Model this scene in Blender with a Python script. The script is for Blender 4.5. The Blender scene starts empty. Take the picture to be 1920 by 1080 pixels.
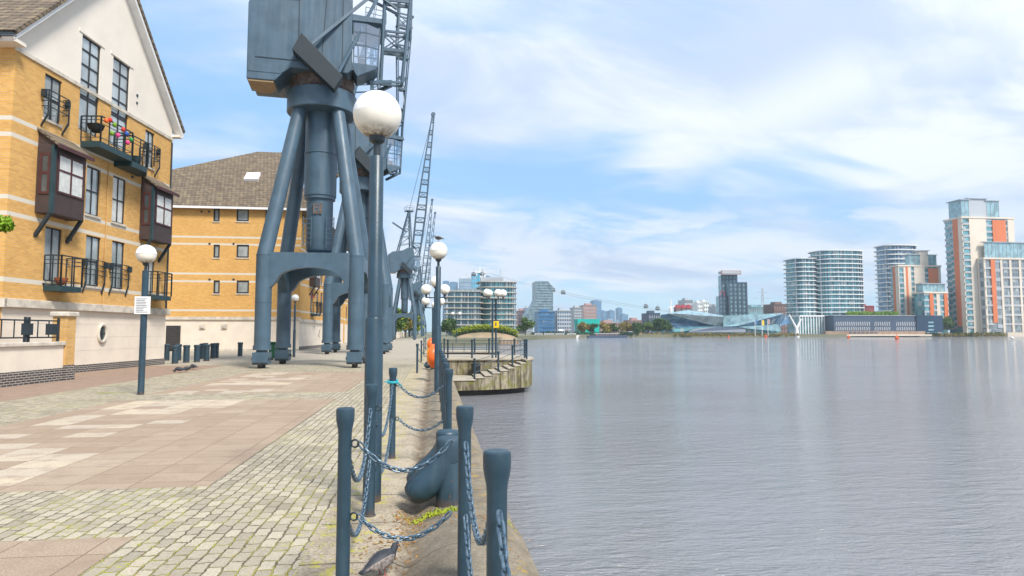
import bpy, math, random
from mathutils import Vector, Matrix
random.seed(7)
R=math.radians
S=bpy.context.scene
COL=S.collection
# ---------------------------------------------------------------- camera
F=1200.0; PITCH=math.atan(82/F); YAW=math.atan(148/F); EYE=1.6
cam=bpy.data.cameras.new('camera'); cam.lens=22.5; cam.sensor_width=36; cam.clip_end=20000; cam.clip_start=.05
co=bpy.data.objects.new('camera',cam); COL.objects.link(co); S.camera=co
co.location=(0,0,EYE); co.rotation_euler=(R(90)+PITCH,0,-YAW)
# ---------------------------------------------------------------- light
SUN_EL=R(50); SUN_AZ=R(148)     # azimuth from +Y clockwise
S.view_settings.view_transform='Standard'; S.view_settings.look='None'; S.view_settings.exposure=1.15; S.view_settings.gamma=1
sl=bpy.data.lights.new('sun','SUN'); sl.energy=2.5; sl.angle=R(14); sl.color=(1,.95,.88)
so=bpy.data.objects.new('sun',sl); COL.objects.link(so)
sd=Vector((math.sin(SUN_AZ)*math.cos(SUN_EL),math.cos(SUN_AZ)*math.cos(SUN_EL),math.sin(SUN_EL)))
so.rotation_euler=sd.to_track_quat('Z','Y').to_euler()
W=bpy.data.worlds.new('World'); S.world=W; W.use_nodes=True
# ---------------------------------------------------------------- node helper
class N:
    def __init__(s,tree): s.t=tree; s.n=tree.nodes; s.l=tree.links
    def new(s,typ,**k):
        n=s.n.new(typ); ins=k.pop('ins',{})
        for a,b in k.items(): setattr(n,a,b)
        for a,b in ins.items():
            if hasattr(b,'is_output') : s.l.new(b,n.inputs[a])
            else: n.inputs[a].default_value=b
        return n
    def m(s,op,a,b=None,c=None,clamp=False):
        n=s.n.new('ShaderNodeMath'); n.operation=op; n.use_clamp=clamp
        for i,v in enumerate((a,b,c)):
            if v is None: continue
            if hasattr(v,'is_output'): s.l.new(v,n.inputs[i])
            else: n.inputs[i].default_value=v
        return n.outputs[0]
    def mix(s,f,a,b,blend='MIX'):
        n=s.n.new('ShaderNodeMix'); n.data_type='RGBA'; n.blend_type=blend; n.clamp_factor=True
        for i,v in ((0,f),(6,a),(7,b)):
            if hasattr(v,'is_output'): s.l.new(v,n.inputs[i])
            else: n.inputs[i].default_value=(*v,1) if isinstance(v,tuple) and len(v)==3 else v
        return n.outputs[2]
    def noise(s,vec,scale,detail=4,rough=.55,out=0,dist=0):
        n=s.new('ShaderNodeTexNoise'); n.inputs['Scale'].default_value=scale; n.inputs['Detail'].default_value=detail
        n.inputs['Roughness'].default_value=rough; n.inputs['Distortion'].default_value=dist
        if vec is not None: s.l.new(vec,n.inputs['Vector'])
        return n.outputs[out]
    def ramp(s,f,lo,hi,a=0.,b=1.):
        n=s.n.new('ShaderNodeMapRange'); n.interpolation_type='SMOOTHSTEP'
        s.l.new(f,n.inputs[0])
        for i,v in enumerate((lo,hi,a,b)): n.inputs[i+1].default_value=v
        return n.outputs[0]
    def sep(s,v):
        n=s.n.new('ShaderNodeSeparateXYZ'); s.l.new(v,n.inputs[0]); return n.outputs
    def comb(s,x,y,z=0.):
        n=s.n.new('ShaderNodeCombineXYZ')
        for i,v in enumerate((x,y,z)):
            if hasattr(v,'is_output'): s.l.new(v,n.inputs[i])
            else: n.inputs[i].default_value=v
        return n.outputs[0]
    def band(s,v,a,b,soft=.005):
        return s.m('MULTIPLY',s.ramp(v,a-soft,a+soft),s.ramp(v,b-soft,b+soft,1,0))
# ---------------------------------------------------------------- sky with thin broken cloud
w=N(W.node_tree); w.n.clear()
tc=w.new('ShaderNodeTexCoord'); d=tc.outputs['Generated']; dx,dy,dz=w.sep(d)
sky=w.new('ShaderNodeTexSky',sky_type='NISHITA',sun_disc=False,sun_elevation=SUN_EL,sun_rotation=SUN_AZ,altitude=0,air_density=1.0,dust_density=.6,ozone_density=2.2)
zz=w.m('ADD',w.m('MAXIMUM',dz,0.0),.13)
u=w.m('DIVIDE',dx,zz); v=w.m('DIVIDE',dy,zz)
pv=w.comb(w.m('ADD',w.m('MULTIPLY',u,.75),w.m('MULTIPLY',v,-.40)),w.m('MULTIPLY',v,1.15),0.)
pm=w.new('ShaderNodeMapping',ins={'Vector':pv,'Location':(3.1,7.4,0)}).outputs[0]
n1=w.noise(pm,.36,3,.5,dist=.4); n2=w.noise(pm,1.3,5,.55,dist=.5)
cl=w.m('ADD',w.m('MULTIPLY',n1,.66),w.m('MULTIPLY',n2,.34))
cf=w.ramp(cl,.43,.545,.08,1.0)
bankn=w.noise(w.comb(w.m('MULTIPLY',dx,5.),w.m('MULTIPLY',dy,2.),w.m('MULTIPLY',dz,16.)),1.,6,.62,dist=.5)
bank_=w.m('MULTIPLY',w.m('MULTIPLY',w.ramp(dz,.02,.09),w.ramp(dz,.14,.23,1,0)),w.ramp(bankn,.40,.56))
dg=w.m('SUBTRACT',w.m('SUBTRACT',dz,w.m('MULTIPLY',w.m('SUBTRACT',dx,.28),.36)),.235)
diag=w.m('MULTIPLY',w.m('MULTIPLY',w.ramp(w.m('ABSOLUTE',dg),.0,.085,1,0),w.ramp(dx,.18,.34)),w.ramp(n2,.34,.52))
cf=w.m('MAXIMUM',cf,w.m('MAXIMUM',w.m('MULTIPLY',bank_,.92),diag))
cf=w.m('MAXIMUM',cf,w.ramp(dz,.30,.52,0.,.85))
shade=w.m('MAXIMUM',w.ramp(w.noise(pm,1.1,6,.6,dist=.5),.40,.60),w.m('MULTIPLY',w.m('MAXIMUM',diag,bank_),.8))
cc=w.mix(shade,(3.15,3.75,4.95),(5.1,5.3,5.75))
skyc=w.mix(w.ramp(dz,0.,.22),(2.7,4.35,5.5),(1.28,2.98,5.3))
bluec=w.mix(.8,sky.outputs[0],skyc)
bg=w.new('ShaderNodeBackground',ins={'Color':w.mix(cf,bluec,cc),'Strength':.096})
w.l.new(bg.outputs[0],w.new('ShaderNodeOutputWorld').inputs[0])
# ---------------------------------------------------------------- pixel -> place helpers (camera maths, used for survey of positions)
def ray(x,y):
    uu=(x-960)/F; vv=(540-y)/F; c,s_=math.cos(PITCH),math.sin(PITCH)
    f=c-vv*s_; up=s_+vv*c; sy,cy=math.sin(YAW),math.cos(YAW)
    return (f*sy+uu*cy, f*cy-uu*sy, up)
def gz(x,y,z=0.):
    r=ray(x,y); t=(z-EYE)/r[2]; return Vector((r[0]*t,r[1]*t,z))
def at(x,y,Y):
    r=ray(x,y); t=Y/r[1]; return Vector((r[0]*t,Y,EYE+r[2]*t))
# ---------------------------------------------------------------- materials
MATS={}
def mat(name,col,rough=.6,metal=0.,var=.12,vscale=3.,bump=0.,bscale=30.,spec=.5,col2=None,extra=None):
    if name in MATS: return MATS[name]
    m=bpy.data.materials.new(name); m.use_nodes=True; t=N(m.node_tree); b=t.n['Principled BSDF']
    b.inputs['Roughness'].default_value=rough; b.inputs['Metallic'].default_value=metal; b.inputs['Specular IOR Level'].default_value=spec
    tc=t.new('ShaderNodeTexCoord').outputs['Object']
    c2=col2 or tuple(x*(1-var*2) for x in col)
    c=t.mix(t.ramp(t.noise(tc,vscale,5,.6),.35,.7),col,c2)
    if extra: c=extra(t,tc,c,b)
    t.l.new(c,b.inputs['Base Color'])
    if bump:
        bp=t.new('ShaderNodeBump',ins={'Strength':bump,'Distance':.02,'Height':t.noise(tc,bscale,5,.6)}); t.l.new(bp.outputs[0],b.inputs['Normal'])
    MATS[name]=m; return m
def brick_mat(name,c1,c2,mort,bw=.225,bh=.075,ms=.008,bands=(),bandcol=(.62,.57,.48),rot=False,stain=.25):
    if name in MATS: return MATS[name]
    m=bpy.data.materials.new(name); m.use_nodes=True; t=N(m.node_tree); b=t.n['Principled BSDF']; b.inputs['Roughness'].default_value=.9
    b.inputs['Specular IOR Level'].default_value=.2
    tc=t.new('ShaderNodeTexCoord').outputs['Object']; x,y,z=t.sep(tc)
    vec=t.comb(t.m('ADD',x,y),z,0.)
    br=t.new('ShaderNodeTexBrick',ins={'Vector':vec,'Color1':(*c1,1),'Color2':(*c2,1),'Mortar':(*mort,1),'Scale':1.,'Mortar Size':ms,'Mortar Smooth':.2,'Bias':0.,'Brick Width':bw,'Row Height':bh})
    c=t.mix(t.ramp(t.noise(tc,.7,5,.6),.3,.75,0,stain),br.outputs['Color'],tuple(v*.7 for v in c2))
    for a,bb in bands: c=t.mix(t.band(z,a,bb),c,bandcol)
    t.l.new(c,b.inputs['Base Color'])
    bp=t.new('ShaderNodeBump',ins={'Strength':.35,'Distance':.01,'Height':t.m('SUBTRACT',1.,br.outputs['Fac'])}); t.l.new(bp.outputs[0],b.inputs['Normal'])
    MATS[name]=m; return m
def steel_extra(t,tc,c,b):
    # weathering: chalky streaks and small rust freckles of their own shape
    x,y,z=t.sep(tc)
    st=t.noise(t.comb(t.m('MULTIPLY',x,6),t.m('MULTIPLY',y,6),t.m('MULTIPLY',z,.5)),1.,5,.6)
    c=t.mix(t.ramp(st,.5,.8,0,.14),c,(.16,.22,.27))
    fr=t.noise(tc,22.,3,.7)
    c=t.mix(t.ramp(fr,.68,.72,0,.7),c,(.13,.06,.03))
    ru=t.noise(t.comb(t.m('MULTIPLY',x,3),t.m('MULTIPLY',y,3),t.m('MULTIPLY',z,.6)),1.3,6,.7); c=t.mix(t.ramp(ru,.66,.74,0,.55),c,(.10,.07,.055))
    c=t.mix(t.m('MULTIPLY',t.band(z,-.01,.07,.06),t.ramp(t.noise(tc,9.,4,.7),.38,.62,0,.8)),c,(.12,.07,.045))
    t.l.new(t.ramp(st,.3,.7,.32,.55),b.inputs['Roughness'])
    return c
M={}
M['steel']=mat('crane_paint',(.060,.108,.150),.42,0,.12,1.2,extra=steel_extra)
M['post']=mat('post_paint',(.022,.054,.080),.36,0,.14,5.,bump=.08,bscale=60,extra=steel_extra)
M['chainm']=mat('chain_paint',(.05,.10,.15),.36,.25,.2,40.,col2=(.14,.2,.25))
M['darkmetal']=mat('black_ironwork',(.02,.032,.04),.45)
M['teal']=mat('dark_teal_metal',(.018,.05,.06),.45)
M['beam']=mat('shaded_beam_paint',(.008,.020,.027),.6)  # beam colour darkened to hold the shade of its sloped underside
M['rust']=mat('rusty_drum',(.16,.115,.09),.8,0,.2,4.,col2=(.08,.06,.05))
M['tanwood']=mat('tan_underside',(.35,.24,.13),.8)
M['cream']=mat('cream_render',(.74,.65,.54),.9,0,.05,1.2,bump=.05,bscale=80)
M['creamgable']=mat('cream_gable',(.76,.70,.61),.9,0,.04,.8)
M['stone']=mat('pale_stone',(.62,.56,.47),.85,0,.12,2.5,bump=.2,bscale=25,col2=(.42,.38,.32))
M['white']=mat('white_paint',(.78,.78,.77),.5,0,.04)
M['brown']=mat('brown_cladding',(.055,.036,.034),.6)
M['maroon']=mat('maroon_frame',(.075,.025,.025),.5)
M['frame']=mat('dark_window_frame',(.03,.032,.035),.5)
def tile_extra(t,tc,c,b):
    x,y,z=t.sep(tc)
    br=t.new('ShaderNodeTexBrick',ins={'Vector':t.comb(t.m('ADD',x,y),z,0.),'Color1':(.125,.095,.068,1),'Color2':(.21,.16,.105,1),'Mortar':(.05,.04,.03,1),'Scale':1.,'Mortar Size':.022,'Mortar Smooth':.4,'Brick Width':.33,'Row Height':.2})
    c=t.mix(t.ramp(t.noise(tc,2.2,5,.6),.52,.72,0,.35),br.outputs['Color'],(.30,.26,.13))
    bp=t.new('ShaderNodeBump',ins={'Strength':.8,'Distance':.04,'Height':t.m('SUBTRACT',1.,br.outputs['Fac'])}); t.l.new(bp.outputs[0],b.inputs['Normal'])
    return c
M['tiles']=mat('roof_tiles',(.2,.17,.12),.9,extra=tile_extra)
M['brick1']=brick_mat('yellow_brick',(.72,.405,.115),(.58,.31,.08),(.52,.40,.24),bands=((3.28,3.44),(5.52,5.67),(6.08,6.23),(8.22,8.37),(8.78,8.93)))
M['brick2']=brick_mat('yellow_brick_far',(.72,.405,.115),(.60,.32,.085),(.52,.38,.2),bands=((3.3,3.46),(5.72,5.88),(6.36,6.52),(8.85,9.01),(9.45,9.61)))
M['brickp']=brick_mat('yellow_brick_plain',(.66,.39,.13),(.53,.29,.085),(.5,.4,.25))
M['plinth']=brick_mat('dark_plinth_brick',(.045,.04,.045),(.09,.08,.08),(.42,.38,.33),ms=.012)
def glassmat(name,base,rough=.08,metal=.0,var=.25,vs=.5):
    return mat(name,base,rough,metal,var,vs,spec=1.0)
M['glass']=glassmat('window_glass',(.50,.56,.57),.08,.3)  # pale base colour stands in for sky reflected in the panes
M['glassdark']=glassmat('window_glass_dark',(.12,.16,.19),.06,.4)
M['curtain']=mat('net_curtain',(.62,.63,.60),.25,0,.1,6.,spec=1.)
def clear_glass():
    m=bpy.data.materials.new('cab_glass'); m.use_nodes=True; t=N(m.node_tree); t.n.clear()
    g=t.new('ShaderNodeBsdfGlossy',ins={'Color':(.9,.95,1,1),'Roughness':.05}); tr=t.new('ShaderNodeBsdfTransparent',ins={'Color':(.85,.92,.96,1)})
    mx=t.new('ShaderNodeMixShader',ins={0:.35,1:tr.outputs[0],2:g.outputs[0]})
    t.l.new(mx.outputs[0],t.new('ShaderNodeOutputMaterial').inputs[0]); return m
M['clear']=clear_glass()
def globe_extra(t,tc,c,b):
    x,y,z=t.sep(tc)
    f=t.m('MULTIPLY',t.ramp(z,-.235,-.10,1,0),t.ramp(t.noise(tc,14,5,.7),.25,.6))
    c=t.mix(f,c,(.09,.05,.02))
    return t.mix(t.ramp(t.noise(t.comb(x,y,t.m('MULTIPLY',z,.4)),9,4,.6),.62,.74,0,.35),c,(.42,.30,.15))
M['globe']=mat('opal_globe',(.86,.86,.84),.25,0,.02)
M['globelow']=mat('weathered_globe',(.86,.81,.70),.35,0,.06,3.,extra=globe_extra)
M['orange']=mat('orange_plastic',(.85,.13,.015),.4,0,.08)
M['yellowor']=mat('amber_plastic',(.9,.28,.01),.4,0,.08)
M['black']=mat('black_rubber',(.012,.012,.013),.7)
M['yellow']=mat('yellow_sign',(.85,.55,.01),.5,0,.03)
M['signwhite']=mat('sign_white',(.72,.72,.72),.5,0,.02)
M['text']=mat('sign_text',(.08,.08,.09),.6)
M['tealtape']=mat('teal_tape',(.02,.40,.48),.5)
M['pigeon']=mat('pigeon_feathers',(.10,.085,.08),.8,0,.3,55.,col2=(.30,.26,.24))
M['pigeonh']=mat('pigeon_head',(.035,.04,.05),.6,0,.2,30.)
M['pink']=mat('pigeon_feet',(.45,.12,.10),.6)
M['birdwhite']=mat('white_plumage',(.78,.78,.78),.7)
M['pot']=mat('terracotta',(.40,.12,.05),.7)
def leafmat(name,c1,c2):
    m=mat(name,c1,.6,0,.1,1.5,col2=c2,spec=.3); return m
M['leaf']=leafmat('leaf_green',(.07,.13,.025),(.04,.085,.02))
M['leafb']=leafmat('leaf_bright',(.22,.36,.02),(.12,.25,.02))
M['leafm']=leafmat('leaf_muted',(.12,.19,.04),(.06,.11,.025))
M['leafy']=leafmat('leaf_lime',(.34,.38,.03),(.18,.27,.02))
M['leafd']=leafmat('leaf_dark',(.045,.085,.03),(.03,.06,.02))
M['leafo']=leafmat('leaf_ochre',(.30,.22,.05),(.18,.16,.04))
M['petal']=mat('pink_petals',(.75,.06,.25),.6)
M['bark']=mat('bark',(.10,.075,.05),.9,0,.3,8.)
def jetty_extra(t,tc,c,b):
    x,y,z=t.sep(tc)
    st=t.noise(t.comb(t.m('MULTIPLY',x,3.5),t.m('MULTIPLY',y,3.5),t.m('MULTIPLY',z,.5)),1.2,6,.7)
    c=t.mix(t.ramp(st,.42,.58,0,.9),c,(.075,.062,.03))
    ms=t.noise(tc,1.8,5,.7)
    return t.mix(t.ramp(ms,.5,.62,0,.75),c,(.17,.17,.03))
M['jetty']=mat('weathered_concrete',(.33,.285,.205),.9,0,.2,3.,bump=.5,bscale=14,extra=jetty_extra)
M['jettytop']=mat('jetty_paving',(.40,.355,.28),.9,0,.2,2.,bump=.3,bscale=14,col2=(.30,.27,.21))
M['wet']=mat('wet_dark_concrete',(.035,.025,.02),.5)
def pave():
    m=bpy.data.materials.new('quay_paving_material'); m.use_nodes=True; t=N(m.node_tree); b=t.n['Principled BSDF']
    tc=t.new('ShaderNodeTexCoord').outputs['Object']; x,y,z=t.sep(tc)
    wob=t.noise(tc,2.4,2,.5,out=1); wx,wy,wz=t.sep(wob)
    fin=t.noise(tc,14.,2,.5,out=1); fx,fy,fz=t.sep(fin)
    yy=t.m('ADD',t.m('ADD',y,t.m('MULTIPLY',wy,.06)),t.m('MULTIPLY',fy,.06)); xx=t.m('ADD',t.m('ADD',x,t.m('MULTIPLY',wx,.05)),t.m('MULTIPLY',fx,.04))
    br=t.new('ShaderNodeTexBrick',ins={'Vector':t.comb(yy,xx),'Color1':(.31,.272,.205,1),'Color2':(.50,.445,.335,1),'Mortar':(.5,.5,.5,1),'Scale':1.,'Mortar Size':.009,'Mortar Smooth':.6,'Bias':.1,'Brick Width':.19,'Row Height':.112})
    big=t.noise(tc,.55,5,.6); mid=t.noise(tc,3.,5,.65); fine=t.noise(tc,60.,4,.7)
    sett=t.mix(t.ramp(fine,.35,.65,0,.5),br.outputs['Color'],(.16,.145,.115)); sett=t.mix(t.ramp(t.noise(tc,30,4,.6),.5,.7,0,.35),sett,(.5,.46,.38))
    sett=t.mix(t.ramp(big,.55,.72,0,.4),sett,(.27,.25,.22))
    moss=t.ramp(t.m('ADD',t.m('MULTIPLY',big,.45),t.m('MULTIPLY',mid,.55)),.46,.60)
    # more moss towards the kerb
    moss=t.m('MAXIMUM',moss,t.m('MULTIPLY',t.ramp(x,-2.2,-.7,0,1),t.ramp(mid,.42,.55)))
    joint=t.mix(moss,(.13,.098,.062),(.34,.31,.05))
    sett=t.mix(br.outputs['Fac'],sett,joint)
    spill=t.m('MULTIPLY',t.ramp(t.noise(tc,7.,5,.7),.58,.66),moss)
    sett=t.mix(t.m('MULTIPLY',spill,.75),sett,(.38,.36,.04))
    sett=t.mix(t.ramp(t.noise(tc,.9,6,.7),.52,.66,0,.45),sett,(.20,.17,.12))
    leaf=t.ramp(t.noise(tc,20.,2,.5),.72,.74)
    sett=t.mix(t.m('MULTIPLY',leaf,.7),sett,(.5,.17,.06))
    # reddish slab panels with a few pale slabs
    SX,SY=.62,.46
    b2=t.new('ShaderNodeTexBrick',offset=0.,ins={'Vector':tc,'Color1':(.35,.27,.195,1),'Color2':(.42,.335,.245,1),'Mortar':(.21,.13,.09,1),'Scale':1.,'Mortar Size':.006,'Mortar Smooth':.3,'Bias':0.,'Brick Width':SX,'Row Height':SY})
    ix=t.m('FLOOR',t.m('DIVIDE',x,SX)); iy=t.m('FLOOR',t.m('DIVIDE',y,SY))
    wn=t.new('ShaderNodeTexWhiteNoise',noise_dimensions='2D',ins={'Vector':t.comb(ix,iy)}).outputs[0]
    cx=t.m('MULTIPLY',t.m('ADD',ix,.5),SX); cy=t.m('MULTIPLY',t.m('ADD',iy,.5),SY)
    zone=t.m('MULTIPLY',t.m('MULTIPLY',t.ramp(cx,-6.9,-6.7),t.ramp(cx,-4.3,-3.9,1,0)),t.m('MULTIPLY',t.ramp(cy,7.2,7.6),1.0))
    nz=t.noise(t.comb(cx,cy),.42,2,.5)
    pale=t.m('MULTIPLY',zone,t.ramp(t.m('ADD',nz,t.m('MULTIPLY',wn,.22)),.60,.62))
    slab=t.mix(t.m('MULTIPLY',pale,t.m('SUBTRACT',1.,b2.outputs['Fac'])),b2.outputs['Color'],t.mix(wn,(.68,.58,.42),(.52,.46,.37)))
    slab=t.mix(t.ramp(fine,.35,.62,0,.55),slab,(.19,.135,.10)); slab=t.mix(t.ramp(mid,.45,.7,0,.5),slab,(.25,.18,.14)); slab=t.mix(t.ramp(t.noise(tc,35,3,.7),.66,.7,0,.5),slab,(.48,.40,.32))
    fr=t.m('MULTIPLY',t.m('FRACT',t.m('DIVIDE',t.m('SUBTRACT',y,7.1-21.0),10.5)),10.5)
    inx=t.band(x,-7.25,-2.3); iny=t.m('LESS_THAN',fr,8.85)
    pm_=t.m('MULTIPLY',t.m('MULTIPLY',inx,iny),t.ramp(y,27,27.1,1,0))
    tar=t.mix(t.ramp(fine,.35,.7,0,.45),t.mix(t.ramp(mid,.35,.7),(.33,.235,.175),(.25,.18,.135)),(.15,.11,.085))
    tar=t.mix(t.m('MULTIPLY',t.ramp(x,-14.,-11.5,1,0),t.ramp(t.noise(tc,9.,4,.7),.56,.66,0,.8)),tar,(.50,.36,.10))
    tm=t.m('MULTIPLY',t.ramp(t.m('ADD',x,t.m('MULTIPLY',wx,.1)),-9.75,-9.7,1,0),t.ramp(y,32,32.4,1,0))
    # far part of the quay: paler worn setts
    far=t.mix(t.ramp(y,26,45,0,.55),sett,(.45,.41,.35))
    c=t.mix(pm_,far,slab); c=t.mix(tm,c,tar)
    t.l.new(c,b.inputs['Base Color']); b.inputs['Roughness'].default_value=.85; b.inputs['Specular IOR Level'].default_value=.25
    settm=t.m('SUBTRACT',1.,t.m('MAXIMUM',pm_,tm))
    h=t.m('ADD',t.m('MULTIPLY',t.m('MULTIPLY',t.m('SUBTRACT',1.,br.outputs['Fac']),settm),.02),t.m('MULTIPLY',fine,.006))
    h=t.m('ADD',h,t.m('MULTIPLY',mid,.01)); h=t.m('SUBTRACT',h,t.m('MULTIPLY',t.m('MULTIPLY',b2.outputs['Fac'],pm_),.005))
    bp=t.new('ShaderNodeBump',ins={'Strength':.9,'Distance':1.0,'Height':h}); t.l.new(bp.outputs[0],b.inputs['Normal'])
    return m
M['pave']=pave()
def kerbm():
    m=bpy.data.materials.new('kerb_concrete'); m.use_nodes=True; t=N(m.node_tree); b=t.n['Principled BSDF']; b.inputs['Roughness'].default_value=.9
    tc=t.new('ShaderNodeTexCoord').outputs['Object']; x,y,z=t.sep(tc)
    n=t.noise(tc,2.2,6,.65); f=t.noise(tc,45.,5,.75); g=t.noise(tc,8.,5,.7)
    left=t.mix(t.ramp(n,.35,.7),(.50,.43,.32),(.35,.29,.21))
    cop=t.mix(t.ramp(n,.35,.65),(.30,.255,.19),(.17,.145,.105))
    c=t.mix(t.ramp(x,-.12,.0),left,cop)
    c=t.mix(t.ramp(f,.40,.62,0,.6),c,(.12,.095,.06)); c=t.mix(t.ramp(t.noise(tc,90.,3,.7),.62,.68,0,.5),c,(.6,.55,.45))
    gut=t.m('MULTIPLY',t.band(t.m('ADD',x,t.m('MULTIPLY',g,.12)),-.16,.0,.08),t.ramp(g,.30,.60,.25,.8))
    c=t.mix(gut,c,(.11,.075,.04))
    ly=t.m('MULTIPLY',t.ramp(x,.22,.45),t.ramp(g,.56,.64,0,.7)); c=t.mix(ly,c,(.42,.27,.03))
    ly2=t.m('MULTIPLY',t.band(x,-.9,-.42,.08),t.ramp(g,.53,.60,0,.75)); c=t.mix(ly2,c,(.42,.38,.04))
    j=t.m('MULTIPLY',t.ramp(t.m('ABSOLUTE',t.m('SUBTRACT',t.m('FRACT',t.m('DIVIDE',y,.93)),.5)),.488,.494),t.ramp(x,-.12,-.05,1,.6))
    c=t.mix(t.m('MULTIPLY',j,.8),c,(.07,.05,.03))
    t.l.new(c,b.inputs['Base Color'])
    h=t.m('SUBTRACT',t.m('ADD',t.m('MULTIPLY',f,.014),t.m('MULTIPLY',g,.02)),t.m('MULTIPLY',j,.012))
    bp=t.new('ShaderNodeBump',ins={'Strength':.9,'Distance':1.,'Height':h}); t.l.new(bp.outputs[0],b.inputs['Normal'])
    return m
M['kerb']=kerbm()
def waterm():
    m=bpy.data.materials.new('dock_water'); m.use_nodes=True; t=N(m.node_tree); b=t.n['Principled BSDF']
    tc=t.new('ShaderNodeTexCoord').outputs['Object']; x,y,z=t.sep(tc)
    b.inputs['Base Color'].default_value=(.205,.208,.22,1); b.inputs['Roughness'].default_value=.05; b.inputs['IOR'].default_value=1.42
    b.inputs['Specular IOR Level'].default_value=1.0
    a=t.noise(t.comb(t.m('MULTIPLY',x,.9),t.m('MULTIPLY',y,2.6)),1.25,5,.62,dist=.3)
    a2=t.noise(t.comb(t.m('MULTIPLY',t.m('ADD',x,t.m('MULTIPLY',y,.25)),1.4),t.m('MULTIPLY',y,3.6)),3.4,4,.6)
    big=t.noise(t.comb(t.m('MULTIPLY',x,.6),t.m('MULTIPLY',y,1.3)),.03,5,.65)
    h=t.m('ADD',t.m('MULTIPLY',a,.17),t.m('MULTIPLY',a2,.07))
    bp=t.new('ShaderNodeBump',ins={'Strength':1.,'Distance':1.0,'Height':t.m('MULTIPLY',h,t.ramp(big,.38,.62,.45,1.35))})
    t.l.new(bp.outputs[0],b.inputs['Normal']); return m
M['water']=waterm()
M['ground']=mat('far_ground',(.20,.19,.13),.95,0,.15,.02,col2=(.13,.14,.08))
M['bankm']=mat('earth_bank',(.36,.25,.16),.95,0,.2,.3,col2=(.24,.2,.12))
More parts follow.
